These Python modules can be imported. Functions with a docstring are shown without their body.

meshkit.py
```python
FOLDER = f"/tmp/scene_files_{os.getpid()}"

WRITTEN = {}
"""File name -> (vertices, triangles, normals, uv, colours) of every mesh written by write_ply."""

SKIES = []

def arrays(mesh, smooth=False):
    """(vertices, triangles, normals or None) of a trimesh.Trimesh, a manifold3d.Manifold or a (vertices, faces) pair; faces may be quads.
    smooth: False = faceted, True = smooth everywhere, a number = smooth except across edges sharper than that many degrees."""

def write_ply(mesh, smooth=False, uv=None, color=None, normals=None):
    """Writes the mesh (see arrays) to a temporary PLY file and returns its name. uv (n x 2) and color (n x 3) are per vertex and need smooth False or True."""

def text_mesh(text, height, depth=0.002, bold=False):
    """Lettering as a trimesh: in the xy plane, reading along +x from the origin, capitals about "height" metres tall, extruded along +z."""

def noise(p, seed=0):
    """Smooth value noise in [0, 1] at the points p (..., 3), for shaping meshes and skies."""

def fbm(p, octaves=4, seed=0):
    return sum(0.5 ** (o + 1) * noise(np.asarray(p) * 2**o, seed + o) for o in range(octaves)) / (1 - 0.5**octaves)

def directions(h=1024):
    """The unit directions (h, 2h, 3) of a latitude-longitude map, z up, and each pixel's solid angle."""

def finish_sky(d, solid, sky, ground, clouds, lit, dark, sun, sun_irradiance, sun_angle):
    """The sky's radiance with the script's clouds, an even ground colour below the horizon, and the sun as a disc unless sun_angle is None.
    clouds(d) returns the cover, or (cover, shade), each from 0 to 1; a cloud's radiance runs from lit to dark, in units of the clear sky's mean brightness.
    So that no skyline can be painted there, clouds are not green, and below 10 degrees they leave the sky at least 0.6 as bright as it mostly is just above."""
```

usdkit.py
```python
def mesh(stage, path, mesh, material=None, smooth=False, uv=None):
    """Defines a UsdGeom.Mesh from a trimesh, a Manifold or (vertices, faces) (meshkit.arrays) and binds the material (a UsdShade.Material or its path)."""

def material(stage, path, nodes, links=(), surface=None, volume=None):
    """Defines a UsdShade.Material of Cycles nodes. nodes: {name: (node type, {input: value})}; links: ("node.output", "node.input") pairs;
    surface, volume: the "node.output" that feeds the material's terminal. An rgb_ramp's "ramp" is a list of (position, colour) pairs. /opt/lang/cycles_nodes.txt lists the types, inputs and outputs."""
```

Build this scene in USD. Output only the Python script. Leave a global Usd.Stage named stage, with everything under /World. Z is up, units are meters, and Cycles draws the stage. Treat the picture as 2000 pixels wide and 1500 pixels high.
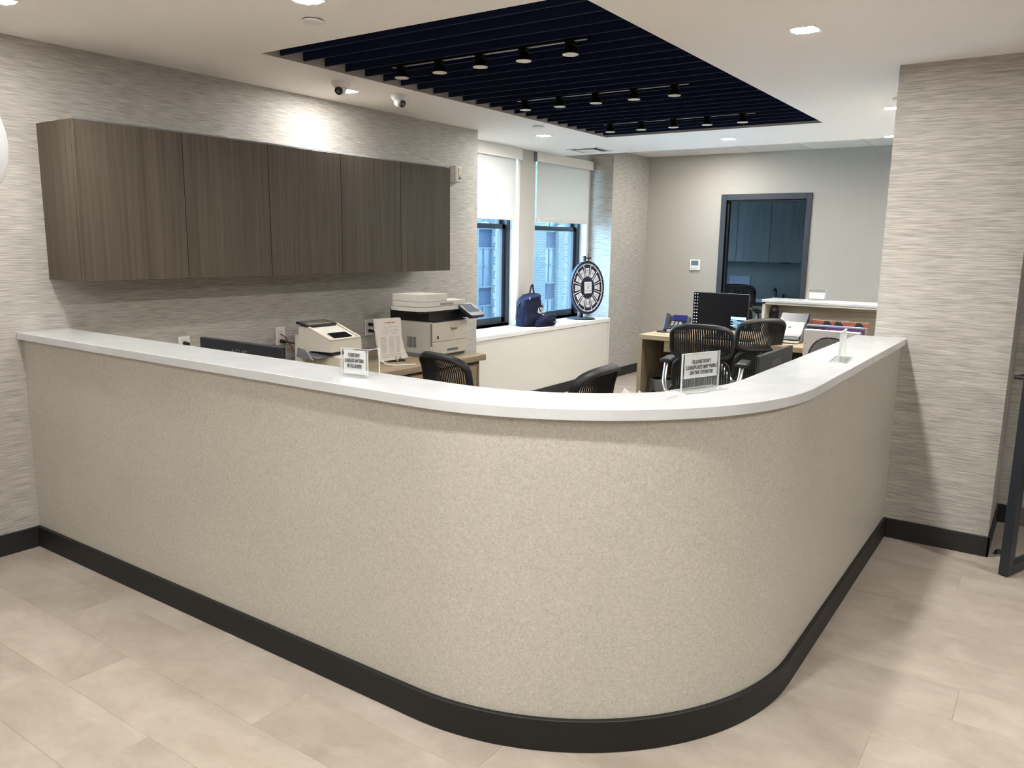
import math, random
import numpy as np, trimesh, manifold3d as m3
import usdkit, meshkit
from shapely.geometry import Polygon, Point, box as sbox
from shapely import affinity
from pxr import Usd, UsdGeom, UsdShade, UsdLux, Gf, Sdf
random.seed(7); RNG = np.random.default_rng(7)
stage = Usd.Stage.CreateInMemory()
UsdGeom.SetStageUpAxis(stage, UsdGeom.Tokens.z); UsdGeom.SetStageMetersPerUnit(stage, 1.0)
UsdGeom.Xform.Define(stage, '/World'); UsdGeom.Scope.Define(stage, '/World/Looks')
PI = math.pi
# ---------------------------------------------------------------- camera, daylight, exposure
EXPOSURE = 3.52
LAMP = 76.0            # radiance of the glowing lens of a square downlight
BEAM = 42.0           # intensity of a downlight's soft cone
DAY = .52             # radiance of the overcast daylight
CAM = np.array([-1.7585, -4.0640, 1.5253])
FW, RT, UP = np.array([.81092138, .55819762, -.17556177]), np.array([.56912236, -.82211856, .0148601]), np.array([.13603772, .11196651, .98435626])
cam = UsdGeom.Camera.Define(stage, '/World/camera')
cam.CreateHorizontalApertureAttr(36.0); cam.CreateVerticalApertureAttr(27.0)
cam.CreateFocalLengthAttr(36.0 * 1550.0449 / 2000); cam.CreateClippingRangeAttr(Gf.Vec2f(.05, 200))
cam.CreateExposureAttr(EXPOSURE)
M4 = np.eye(4); M4[0, :3], M4[1, :3], M4[2, :3], M4[3, :3] = RT, UP, -FW, CAM
cam.AddTransformOp().Set(Gf.Matrix4d(*M4.ravel().tolist()))
dome = UsdLux.DomeLight.Define(stage, '/World/sky'); dome.CreateIntensityAttr(DAY); dome.CreateColorAttr(Gf.Vec3f(.46, .76, 1.0))

# ---------------------------------------------------------------- materials
MATS = {}
def raw(name, nodes, links, surface):
    MATS[name] = usdkit.material(stage, '/World/Looks/' + name, nodes, links, surface=surface); return MATS[name]
def mat(name, col, rough=.5, metal=0., spec=.5, **kw):
    return raw(name, {'p': ('principled_bsdf', dict(base_color=col, roughness=rough, metallic=metal, specular_ior_level=spec, **kw))}, [], 'p.BSDF')
def texmat(name, c1, c2, scale, rough=.6, detail=4, lo=.35, hi=.65, bump=0., bdist=.002, spec=.4, c_rand=0., distortion=0., nrough=.55, scale2=None, amt2=.5, shift=False):
    """Two tones mixed by stretched noise in world space, with the same noise as fine relief; c_rand varies the tone per object."""
    n = {'g': ('geometry', {}), 'm': ('mapping', {'scale': scale}), 'n': ('noise_texture', {'scale': 1.0, 'detail': detail, 'roughness': nrough, 'distortion': distortion}),
         'r': ('map_range', {'from_min': lo, 'from_max': hi, 'clamp': True}), 'x': ('mix', {'color1': c1, 'color2': c2}),
         'p': ('principled_bsdf', {'roughness': rough, 'specular_ior_level': spec})}
    l = [('g.position', 'm.vector'), ('m.vector', 'n.vector'), ('n.fac', 'r.value'), ('r.result', 'x.fac')]
    out = 'x.color'
    if shift:   # each piece shows another part of the pattern
        n['so'] = ('object_info', {}); n['sm'] = ('math', {'math_type': 'multiply', 'value2': 57.0}); n['sc'] = ('combine_xyz', {})
        l += [('so.random', 'sm.value1'), ('sm.value', 'sc.x'), ('sm.value', 'sc.y'), ('sc.vector', 'm.location')]
    if scale2 is not None:
        n['m2'] = ('mapping', {'scale': scale2}); n['n2'] = ('noise_texture', {'scale': 1.0, 'detail': 3}); n['r2'] = ('map_range', {'from_min': .3, 'from_max': .7, 'to_min': 1 - amt2, 'to_max': 1.0, 'clamp': True})
        n['y'] = ('mix', {'mix_type': 'multiply', 'fac': 1.0})
        l += [('g.position', 'm2.vector'), ('m2.vector', 'n2.vector'), ('n2.fac', 'r2.value'), (out, 'y.color1'), ('r2.result', 'y.color2')]; out = 'y.color'
    if c_rand:
        n['oi'] = ('object_info', {}); n['rr'] = ('map_range', {'to_min': 1 - c_rand, 'to_max': 1 + c_rand}); n['z'] = ('mix', {'mix_type': 'multiply', 'fac': 1.0})
        l += [('oi.random', 'rr.value'), (out, 'z.color1'), ('rr.result', 'z.color2')]; out = 'z.color'
    l.append((out, 'p.base_color'))
    if bump:
        n['b'] = ('bump', {'strength': bump, 'distance': bdist}); l += [('n.fac', 'b.height'), ('b.normal', 'p.normal')]
    return raw(name, n, l, 'p.BSDF')
texmat('wallpaper', (.295, .277, .246), (.545, .518, .470), (9, 9, 210), rough=.6, detail=2, lo=.28, hi=.72, bump=.45, bdist=.003, scale2=(2, 2, 45), amt2=.06, nrough=.5)
mat('ceiling_paint', (.88, .855, .82), .8)
mat('tile_white', (.72, .70, .67), .85)
texmat('wall_paint', (.385, .36, .315), (.41, .383, .336), (60, 60, 60), rough=.7)
mat('white_paint', (.70, .685, .65), .45)
mat('sill_paint', (.64, .61, .55), .5)
mat('pier_paint', (.45, .43, .395), .6)
texmat('laminate', (.39, .368, .314), (.53, .503, .437), (130, 130, 130), rough=.45, detail=5, lo=.36, hi=.64, bump=.2, bdist=.001, distortion=1.5, scale2=(1.2, 1.2, 1.2), amt2=.08)
texmat('quartz', (.535, .545, .548), (.575, .585, .588), (9, 9, 9), rough=.09, detail=5, spec=.5)
mat('base_black', (.0115, .0112, .0105), .5, spec=.3)
mat('skirting_black', (.012, .012, .013), .5)
texmat('floor_vinyl', (.275, .230, .188), (.415, .362, .308), (4.2, 2.6, 3), rough=.42, detail=9, lo=.30, hi=.70, bump=.04, bdist=.002, c_rand=.035, distortion=.35, nrough=.68, spec=.35, shift=True)
texmat('cabinet_wood', (.066, .051, .034), (.100, .080, .055), (60, 60, 1.4), rough=.5, detail=5, bump=.03, bdist=.001, scale2=(7, 7, .7), amt2=.16)
texmat('oak', (.245, .18, .11), (.345, .265, .17), (1.6, 22, 22), rough=.5, detail=5, bump=.04, bdist=.001)
texmat('oak_y', (.245, .18, .11), (.345, .265, .17), (22, 1.6, 22), rough=.5, detail=5, bump=.04, bdist=.001)
texmat('oak_v', (.21, .155, .095), (.30, .23, .15), (22, 22, 1.2), rough=.5, detail=5, bump=.04, bdist=.001)
texmat('linen_oak', (.48, .44, .37), (.66, .62, .54), (6, 3, 60), rough=.6, detail=4)
mat('hutch_edge', (.62, .58, .50), .45)
mat('navy_baffle', (.005, .010, .038), .75, spec=.2)
mat('void_black', (.003, .003, .004), .9, spec=.1)
mat('recess_paint', (.42, .38, .345), .8)
mat('tile_grid', (.30, .28, .25), .8)
mat('track_grey', (.22, .22, .23), .4)
mat('track_black', (.002, .002, .0025), .6, spec=.15)
mat('lens_grey', (.85, .83, .76), .4)
mat('black_plastic', (.010, .010, .011), .4)
mat('charcoal_plastic', (.022, .024, .029), .45, spec=.35)
mat('net_black', (.014, .014, .0145), .5, spec=.3)
mat('chrome', (.90, .88, .84), .28, 1.0)
mat('white_plastic', (.66, .635, .57), .42)
mat('cream_plastic', (.60, .56, .46), .45)
mat('bright_plastic', (.74, .73, .71), .4)
mat('grey_plastic', (.16, .17, .18), .45)
mat('silver_plastic', (.32, .305, .275), .35, .3)
mat('paper', (.76, .755, .75), .7)
mat('paper_warm', (.70, .66, .60), .7)
mat('ink', (.02, .02, .022), .7)
mat('faint_ink', (.30, .28, .26), .8)
mat('red_ink', (.45, .12, .10), .7)
mat('logo_grey', (.16, .17, .18), .35)
mat('dark_frame', (.016, .020, .028), .4)
mat('door_frame_paint', (.030, .036, .046), .4)
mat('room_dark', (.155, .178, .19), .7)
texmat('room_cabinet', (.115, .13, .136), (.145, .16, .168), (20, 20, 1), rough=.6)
mat('navy_cloth', (.0045, .007, .025), .75, spec=.25)
mat('navy_cloth_light', (.012, .018, .055), .75, spec=.25)
mat('wheel_navy', (.010, .012, .035), .45)
mat('wheel_white', (.66, .66, .68), .45)
mat('cork', (.10, .07, .045), .7)
mat('orange_print', (.34, .10, .045), .6)
mat('purple_card', (.085, .035, .145), .5)
mat('blue_card', (.20, .24, .36), .5)
mat('brown_card', (.26, .21, .165), .7)
mat('grey_print', (.17, .165, .165), .6)
mat('pink_white_card', (.66, .62, .61), .6)
mat('bin_black', (.008, .008, .010), .5)
mat('red_wire', (.25, .02, .015), .5)
mat('facade_panel', (.055, .075, .12), .7)
mat('facade_trim', (.13, .155, .18), .7)
mat('facade_glass', (.10, .13, .17), .3)
raw('facade_brick', {'g': ('geometry', {}), 's': ('separate_xyz', {}), 'c': ('combine_xyz', {}), 'b': ('brick_texture', {'color1': (.20, .21, .21), 'color2': (.165, .18, .183), 'mortar': (.12, .135, .14), 'scale': 1.0, 'mortar_size': .02, 'brick_width': .45, 'row_height': .16}),
    'p': ('principled_bsdf', {'roughness': .9})}, [('g.position', 's.vector'), ('s.x', 'c.x'), ('s.z', 'c.y'), ('c.vector', 'b.vector'), ('b.color', 'p.base_color')], 'p.BSDF')
mat('reveal_brick', (.115, .115, .12), .9); mat('mortar_dark', (.02, .022, .026), .9)
def pane(name, tint=(1, 1, 1), ior=1.45, rough=.02):
    raw(name, {'t': ('transparent_bsdf', {'color': tint}), 'g': ('glossy_bsdf', {'color': (1, 1, 1), 'roughness': rough}), 'w': ('layer_weight', {'blend': .5}), 'q': ('math', {'math_type': 'power', 'value2': 5.0}), 'f': ('math', {'math_type': 'multiply_add', 'value2': .92, 'value3': .035}), 'm': ('mix_closure', {})},
        [('w.facing', 'q.value1'), ('q.value', 'f.value1'), ('f.value', 'm.fac'), ('t.BSDF', 'm.closure1'), ('g.BSDF', 'm.closure2')], 'm.closure')
pane('window_glass', (.93, .97, 1)); pane('acrylic', (.97, .98, .98)); pane('door_glass', (.86, .87, .87)); raw('clear_bag', {'t': ('transparent_bsdf', {'color': (.7, .7, .68)}), 'd': ('principled_bsdf', {'base_color': (.20, .195, .175), 'roughness': .3}), 'm': ('mix_closure', {'fac': .6})}, [('t.BSDF', 'm.closure1'), ('d.BSDF', 'm.closure2')], 'm.closure')
raw('acrylic_edge', {'t': ('transparent_bsdf', {'color': (.9, .92, .92)}), 'd': ('principled_bsdf', {'base_color': (.85, .87, .87), 'roughness': .2}), 'm': ('mix_closure', {'fac': .55})}, [('t.BSDF', 'm.closure1'), ('d.BSDF', 'm.closure2')], 'm.closure')
raw('blind_fabric', {'d': ('diffuse_bsdf', {'color': (.66, .655, .62)}), 't': ('translucent_bsdf', {'color': (.62, .63, .60)}), 'm': ('mix_closure', {'fac': .16})}, [('d.BSDF', 'm.closure1'), ('t.BSDF', 'm.closure2')], 'm.closure')
raw('frosted_globe', {'p': ('principled_bsdf', {'base_color': (.80, .81, .82), 'roughness': .35})}, [], 'p.BSDF')
def glow(name, col, s): raw(name, {'e': ('emission', {'color': col, 'strength': s})}, [], 'e.emission')
glow('lamp', (1.0, .984, .952), LAMP); glow('lamp_dimmed', (1.0, .984, .952), LAMP * .45); glow('screen_blue', (.14, .15, .70), .028); glow('screen_light', (.45, .75, 1.0), .16); glow('screen_mid', (.10, .26, .62), .03); glow('screen_icon', (.7, .8, .95), .11)
glow('screen_dim', (.42, .47, .50), .045); glow('screen_room', (.25, .40, .62), .035)
mat('screen_black', (.004, .005, .008), .25)

# ---------------------------------------------------------------- shape helpers
def cat(*ms): return trimesh.util.concatenate([m for m in ms if m is not None])
def bx(x0, x1, y0, y1, z0, z1, c=0.):
    x0, x1 = sorted((x0, x1)); y0, y1 = sorted((y0, y1)); z0, z1 = sorted((z0, z1))
    if c <= 0: return trimesh.creation.box(bounds=[[x0, y0, z0], [x1, y1, z1]])
    c = min(c, (x1 - x0) * .45, (y1 - y0) * .45, (z1 - z0) * .45); P = []
    for X, sx in ((x0, 1), (x1, -1)):
        for Y, sy in ((y0, 1), (y1, -1)):
            for Z, sz in ((z0, 1), (z1, -1)):
                P += [(X + sx * c, Y + sy * c, Z), (X + sx * c, Y, Z + sz * c), (X, Y + sy * c, Z + sz * c)]
    return trimesh.convex.convex_hull(np.array(P))
def cyl(p0, p1, r0, r1=None, n=20):
    return tube([p0, p1], [r0, r0 if r1 is None else r1], n)
def tube(path, r, n=8, closed=False, flat=None):
    """Swept round (or, with flat=(a, b), elliptic) section along a path; r: number or one per point."""
    P = np.asarray(path, float); k = len(P); R = np.broadcast_to(np.asarray(r, float), (k,))
    if closed: T = np.roll(P, -1, 0) - np.roll(P, 1, 0)
    else: T = np.gradient(P, axis=0) if k > 2 else np.repeat(P[1:] - P[:1], 2, 0)
    T /= np.linalg.norm(T, axis=1, keepdims=True) + 1e-12
    u = np.cross(T[0], [0, 0, 1.] if abs(T[0][2]) < .9 else [0, 1., 0]); V = []
    for i in range(k):
        u = u - T[i] * (u @ T[i]); u /= np.linalg.norm(u); w = np.cross(T[i], u)
        a = np.arange(n) * 2 * PI / n; s = (1, 1) if flat is None else flat
        V.append(P[i] + R[i] * (np.outer(np.cos(a) * s[0], u) + np.outer(np.sin(a) * s[1], w)))
    V = np.vstack(V); F = []
    for i in range(k if closed else k - 1):
        j = (i + 1) % k
        for q in range(n):
            a, b, c, d = i * n + q, i * n + (q + 1) % n, j * n + (q + 1) % n, j * n + q
            F += [(a, b, c), (a, c, d)]
    if not closed:
        V = np.vstack([V, P[0], P[-1]]); e = len(V)
        for q in range(n): F += [(e - 2, (q + 1) % n, q), (e - 1, (k - 1) * n + q, (k - 1) * n + (q + 1) % n)]
    m = trimesh.Trimesh(V, F, process=False)
    if m.volume < 0: m.invert()
    return m
def lathe(prof, n=32, at=(0, 0, 0)):
    """prof: (radius, z) points from bottom to top."""
    a = np.arange(n) * 2 * PI / n; V, F = [], []
    for r, z in prof: V.append(np.c_[np.cos(a) * max(r, 1e-5), np.sin(a) * max(r, 1e-5), np.full(n, z)])
    for i in range(len(prof) - 1):
        for q in range(n): F += [(i * n + q, i * n + (q + 1) % n, (i + 1) * n + (q + 1) % n), (i * n + q, (i + 1) * n + (q + 1) % n, (i + 1) * n + q)]
    m = trimesh.Trimesh(np.vstack(V) + np.array(at), F, process=False)
    return m
def ext(poly, d): return trimesh.creation.extrude_polygon(poly, d, engine='earcut')
def frame(mesh, o, r, u):
    """Carries a mesh from the local axes (x, y, z) to (r, u, r x u) at o."""
    r, u = np.asarray(r, float), np.asarray(u, float); r /= np.linalg.norm(r); u = u - r * (u @ r); u /= np.linalg.norm(u)
    M = np.eye(4); M[:3, 0], M[:3, 1], M[:3, 2], M[:3, 3] = r, u, np.cross(r, u), o
    m = mesh.copy(); m.apply_transform(M); return m
def text(s, h, o, r, u, w=None, bold=False, depth=.0006, center=True):
    m = meshkit.text_mesh(s, h, depth, bold); b = m.bounds
    m.apply_translation([-(b[0][0] + b[1][0]) / 2 if center else -b[0][0], 0, 0])
    if w: m.apply_scale([w / (b[1][0] - b[0][0]), 1, 1])
    return frame(m, o, r, u)
def rrect(x0, x1, y0, y1, r, k=6): return sbox(x0 + r, y0 + r, x1 - r, y1 - r).buffer(r, quad_segs=k)
def hull(spheres, seg=20):
    return m3.Manifold.batch_hull([m3.Manifold.sphere(r, seg).translate([x, y, z]) for x, y, z, r in spheres])
def rbox(x0, x1, y0, y1, z0, z1, r, seg=16):
    return hull([(x, y, z, r) for x in (x0 + r, x1 - r) for y in (y0 + r, y1 - r) for z in (z0 + r, z1 - r)], seg)
def tm(man):
    m = man.to_mesh(); return trimesh.Trimesh(np.array(m.vert_properties[:, :3]), np.array(m.tri_verts), process=False)

# ---------------------------------------------------------------- scene tree helpers
USED = {}
def numbered(parent, name):
    k = (parent, name); i = USED.get(k, 0); USED[k] = i + 1
    return name if i == 0 else f'{name}_{i:03d}'
def keys(prim, label=None, cat=None, group=None, kind=None):
    for k, v in (('label', label), ('category', cat), ('group', group), ('kind', kind)):
        if v: prim.SetCustomDataByKey(k, v)
    return prim
LOC = {}
def thing(name, label, cat, loc=(0, 0, 0), rotz=0., group=None, kind=None):
    path = '/World/' + numbered('/World', name)
    x = UsdGeom.Xform.Define(stage, path); x.AddTranslateOp().Set(Gf.Vec3d(*map(float, loc)))
    if rotz: x.AddRotateZOp().Set(float(rotz))
    LOC[path] = np.array(loc, float)
    return keys(x.GetPrim(), label, cat, group, kind)
def obj(name, mesh, m, parent=None, smooth=30, label=None, local=False, kind=None, uv=None):
    """One Mesh prim; below a thing the given world coordinates become local unless local=True."""
    pp = str(parent.GetPath()) if parent else '/World'
    path = pp + '/' + numbered(pp, name)
    if hasattr(mesh, 'to_mesh'): mesh = tm(mesh)
    root = '/'.join(path.split('/')[:3])
    if parent and not local and root in LOC: mesh = mesh.copy(); mesh.apply_translation(-LOC[root])
    p = usdkit.mesh(stage, path, mesh, MATS[m], smooth=smooth, uv=uv).GetPrim()
    return keys(p, label, kind=kind)
def single(name, mesh, m, label, cat, group=None, smooth=30, kind=None):
    return keys(obj(name, mesh, m, None, smooth), label, cat, group, kind)
def struct(name, mesh, m, parent=None, smooth=30):
    p = obj(name, mesh, m, parent, smooth)
    return keys(p, kind='structure') if parent is None else p
def sthing(name, loc=(0, 0, 0)): return thing(name, None, None, loc, kind='structure')
def dup(src, loc, rotz, label, group=None, scale=None):
    was = src.GetCustomData(); nm = src.GetName()
    r = thing(nm, label, was['category'], loc, rotz, group or was.get('group'))
    if scale: UsdGeom.Xformable(r).AddScaleOp().Set(Gf.Vec3f(scale, scale, scale))
    r.GetReferences().AddInternalReference(src.GetPath()); r.SetInstanceable(True)
    keys(r, label); return r

# ================================================================ THE ROOM
H, BH = 2.418, .105
X0, Y0 = -5.5, -8.0
# floor: vinyl planks, each its own piece, on a screed
fl = sthing('floor')
obj('screed', bx(X0, 9.7, Y0, .7, -.1, -.002), 'floor_vinyl', fl)
PW, PL = .2265, 1.22
for i in range(-8, 33):
    x0 = -.327 + i * PW; off = ((i * 7) % 12) / 12 * PL
    for j in range(-2, 5):
        y1 = .35 - off - j * PL + PL; y0 = y1 - PL
        y0c, y1c = max(y0, -5.6), min(y1, .42)
        if y1c - y0c < .02 or x0 < -2.2 or x0 + PW > 7.1: continue
        obj('plank', bx(x0 + .0003, x0 + PW - .0003, y0c + .0003, y1c - .0003, -.002, 0, .0004), 'floor_vinyl', fl, smooth=False)
# left wall with grasscloth
struct('wall_left', bx(X0, 3.6, 0, .5, 0, H + .05), 'wallpaper')
struct('baseboard_left', bx(X0, .0, -.012, 0, 0, BH, .002), 'skirting_black')
# right wall stub, thick
struct('wall_right', bx(2.7362, 3.39, -3.8893, -3.2743, 0, H + .02), 'wallpaper')
struct('baseboard_right', cat(bx(2.724, 2.7362, -3.90, -3.421, 0, BH, .002), bx(2.724, 3.39, -3.90, -3.8893, 0, BH, .002)), 'skirting_black')
struct('wall_side', bx(3.39, 7.1, -3.5, -3.4, 0, 2.7), 'wall_paint')
# wall behind the right stub with a doorway
struct('wall_corridor', cat(bx(3.39, 3.5, -4.30, -3.5, 0, H + .02), bx(3.39, 3.5, -5.30, -4.30, 2.1, H + .02), bx(3.39, 3.5, Y0, -5.30, 0, H + .02)), 'wallpaper')
struct('baseboard_corridor', cat(bx(3.378, 3.39, -4.30, -3.9, 0, BH, .002), bx(3.378, 3.39, Y0, -5.30, 0, BH, .002)), 'skirting_black')
struct('wall_corridor_end', cat(bx(5.2, 5.3, -6.2, -3.5, 0, H), bx(3.5, 5.3, -6.3, -6.2, 0, H), bx(3.5, 5.3, -6.3, -3.5, H, H + .1)), 'wall_paint')
struct('wall_near', cat(bx(X0 - .1, X0, Y0, .5, 0, H + .05), bx(X0, 3.5, Y0 - .1, Y0, 0, H + .05)), 'wallpaper')
# far wall with the doorway, window wall, column
DY0, DY1, DZ = -1.725, -.851, 2.025
struct('wall_far', cat(bx(7.1, 7.22, DY1, .6, 0, 2.7), bx(7.1, 7.22, -3.5, DY0, 0, 2.7), bx(7.1, 7.22, DY0, DY1, DZ, 2.7)), 'wall_paint')
struct('wall_column', bx(6.20, 7.1, .115, .60, 0, 2.7), 'wallpaper')
struct('baseboard_column', bx(6.19, 7.1, .103, .115, 0, BH, .002), 'skirting_black')
YW = .39
wl = struct('wall_window', cat(bx(3.6, 3.72, YW, .6, .70, 2.7), bx(4.795, 5.066, YW, .6, .70, 2.7), bx(6.155, 6.20, YW, .6, .70, 2.7), bx(3.6, 6.2, YW + .02, .6, 2.33, 2.7), bx(3.6, 6.2, .475, .6, 0, .74)), 'pier_paint')
struct('trim_1', cat(bx(4.760, 4.795, YW - .002, .475, .708, 2.33, .002), bx(5.066, 5.09, YW + .01, .475, .708, 2.33, .002), bx(6.13, 6.155, YW - .002, .475, .708, 2.33, .002), bx(6.155, 6.168, YW - .006, YW + .01, .708, 2.33, .002)), 'white_paint')
sl = sthing('window_sill')
obj('sill_board', bx(3.6, 6.20, .088, .475, .665, .708, .004), 'white_paint', sl)
obj('sill_panel', bx(3.6, 6.165, .095, .12, .02, .662, .002), 'sill_paint', sl)
obj('sill_panel', bx(6.168, 6.20, .091, .12, .02, .664, .002), 'sill_paint', sl)
obj('sill_backing', bx(3.6, 6.2, .12, .475, 0, .665), 'sill_paint', sl)
struct('baseboard_window', bx(3.6, 6.20, .080, .095, 0, BH, .002), 'skirting_black')
# ceiling with the rectangular recess
RX0, RX1, RY0, RY1 = .9127, 4.4775, -2.4853, -.704
XC = 5.55
def slab_with_hole(): return cat(bx(X0, RX0, Y0, .41, H, H + .06), bx(RX1, XC, Y0, .41, H, H + .06), bx(RX0, RX1, RY1, .41, H, H + .06), bx(RX0, RX1, Y0, RY0, H, H + .06))
struct('ceiling', slab_with_hole(), 'ceiling_paint')
struct('trim_2', cat(bx(RX0 - .02, RX0 + .0015, RY0 - .02, RY1 + .02, H + .001, 2.8), bx(RX1 - .0015, RX1 + .02, RY0 - .02, RY1 + .02, H + .001, 2.8), bx(RX0, RX1, RY1 - .0015, RY1 + .02, H + .001, 2.8), bx(RX0, RX1, RY0 - .02, RY0 + .0015, H + .001, 2.8)), 'recess_paint')
struct('ceiling_void', bx(RX0 - .02, RX1 + .02, RY0 - .02, RY1 + .02, 2.8, 2.86), 'void_black')
struct('roof_slab', cat(bx(X0, 9.8, Y0, .449, 2.9, 3.0), bx(XC, XC + .02, -3.5, .4, H, 2.9)), 'ceiling_paint')
TZ = 2.532
tc = sthing('ceiling_tiles')
obj('grid', bx(XC, 7.1, -3.4, .5, TZ + .004, TZ + .03), 'tile_grid', tc)
ys = [.5, .03, -.56, -1.15, -1.737, -2.335, -2.93, -3.4]
for a, b in zip(ys[1:], ys[:-1]):
    for xa, xb in ((5.57, 5.88), (5.88, 6.49), (6.49, 7.1)):
        obj('ceiling_tile', bx(xa + .004, xb - .004, a + .004, b - .004, TZ, TZ + .012, .002), 'tile_white', tc, smooth=False)
# back room seen through the doorway
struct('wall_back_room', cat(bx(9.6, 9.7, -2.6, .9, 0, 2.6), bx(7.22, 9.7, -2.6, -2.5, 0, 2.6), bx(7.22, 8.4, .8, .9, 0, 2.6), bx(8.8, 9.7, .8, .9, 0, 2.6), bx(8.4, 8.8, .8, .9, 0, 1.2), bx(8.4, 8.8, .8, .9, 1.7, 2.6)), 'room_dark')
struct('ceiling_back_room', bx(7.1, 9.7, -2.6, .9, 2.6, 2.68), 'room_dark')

# door frame of the far doorway
df = sthing('door_1')
for nm, b in (('jamb', (7.085, 7.22, DY1, -.79, 0, 2.09)), ('jamb', (7.085, 7.22, -1.78, DY0, 0, 2.09)), ('head', (7.085, 7.22, DY0, DY1, DZ, 2.09))):
    obj(nm, bx(*b, .003), 'door_frame_paint', df)
for b in ((7.14, 7.20, DY1 - .018, DY1, 0, DZ), (7.14, 7.20, DY0, DY0 + .018, 0, DZ), (7.14, 7.20, DY0, DY1, DZ - .018, DZ)): obj('door_stop', bx(*b), 'dark_frame', df)

# windows: black double-hung sashes, roller blinds
def window(n, xa, xb):
    w = sthing(f'window_{n}')
    obj('frame', cat(bx(xa, xa + .05, .475, .60, .708, 2.33, .002), bx(xb - .05, xb, .475, .60, .708, 2.33, .002), bx(xa, xb, .475, .60, .708, .742, .002)), 'dark_frame', w)
    zl0, zl1, zm = .742, 1.70, 1.655
    xa2, xb2 = xa + .05, xb - .05
    obj('sash', cat(bx(xa2, xa2 + .045, .50, .535, zl0, zl1, .002), bx(xb2 - .045, xb2, .50, .535, zl0, zl1, .002), bx(xa2, xb2, .50, .535, zl0, zl0 + .055, .002), bx(xa2, xb2, .50, .535, zm, zl1, .002)), 'dark_frame', w, label='lower sliding sash')
    obj('sash', cat(bx(xa2, xa2 + .045, .54, .575, zm, 2.33, .002), bx(xb2 - .045, xb2, .54, .575, zm, 2.33, .002), bx(xa2, xb2, .54, .575, zm, zm + .045, .002)), 'dark_frame', w, label='upper sash')
    obj('pane', bx(xa2 + .045, xb2 - .045, .516, .520, zl0 + .055, zm), 'window_glass', w)
    obj('pane', bx(xa2 + .045, xb2 - .045, .556, .560, zm + .045, 2.33), 'window_glass', w)
    obj('sash_lock', cat(*[bx(x - .03, x + .03, .495, .535, zl1, zl1 + .012, .003) for x in (xa + .35, xb - .35)]), 'white_plastic', w)
window(1, 3.72, 4.76); window(2, 5.09, 6.13)
def blind(label, xa, xb, fa, fb, ztop, z1):
    t = thing('roller_blind', label, 'blind', ((xa + xb) / 2, YW, z1))
    obj('fascia', bx(fa, fb, .345, .353, z1, ztop, .002), 'white_paint', t)
    [obj('fascia_end', bx(a, a + .006, .353, .405, z1, ztop - .004), 'grey_plastic', t) for a in (fa, fb - .006)]
    obj('fabric', bx(xa, xb, .372, .3735, 1.775, z1 + .05), 'blind_fabric', t)
    obj('hem_bar', bx(xa, xb, .366, .380, 1.735, 1.778, .004), 'sill_paint', t)
    obj('bead_chain', tube([(xb + .012, .385, z1 + .03), (xb + .012, .385, 1.0)], .003, 6), 'white_plastic', t)
blind('pale roller blind over the window beside the printer wall', 3.735, 4.70, 3.72, 4.772, 2.415, 2.305)
blind('pale roller blind over the window behind the prize wheel', 5.075, 6.115, 5.035, 6.175, 2.412, 2.318)

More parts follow.
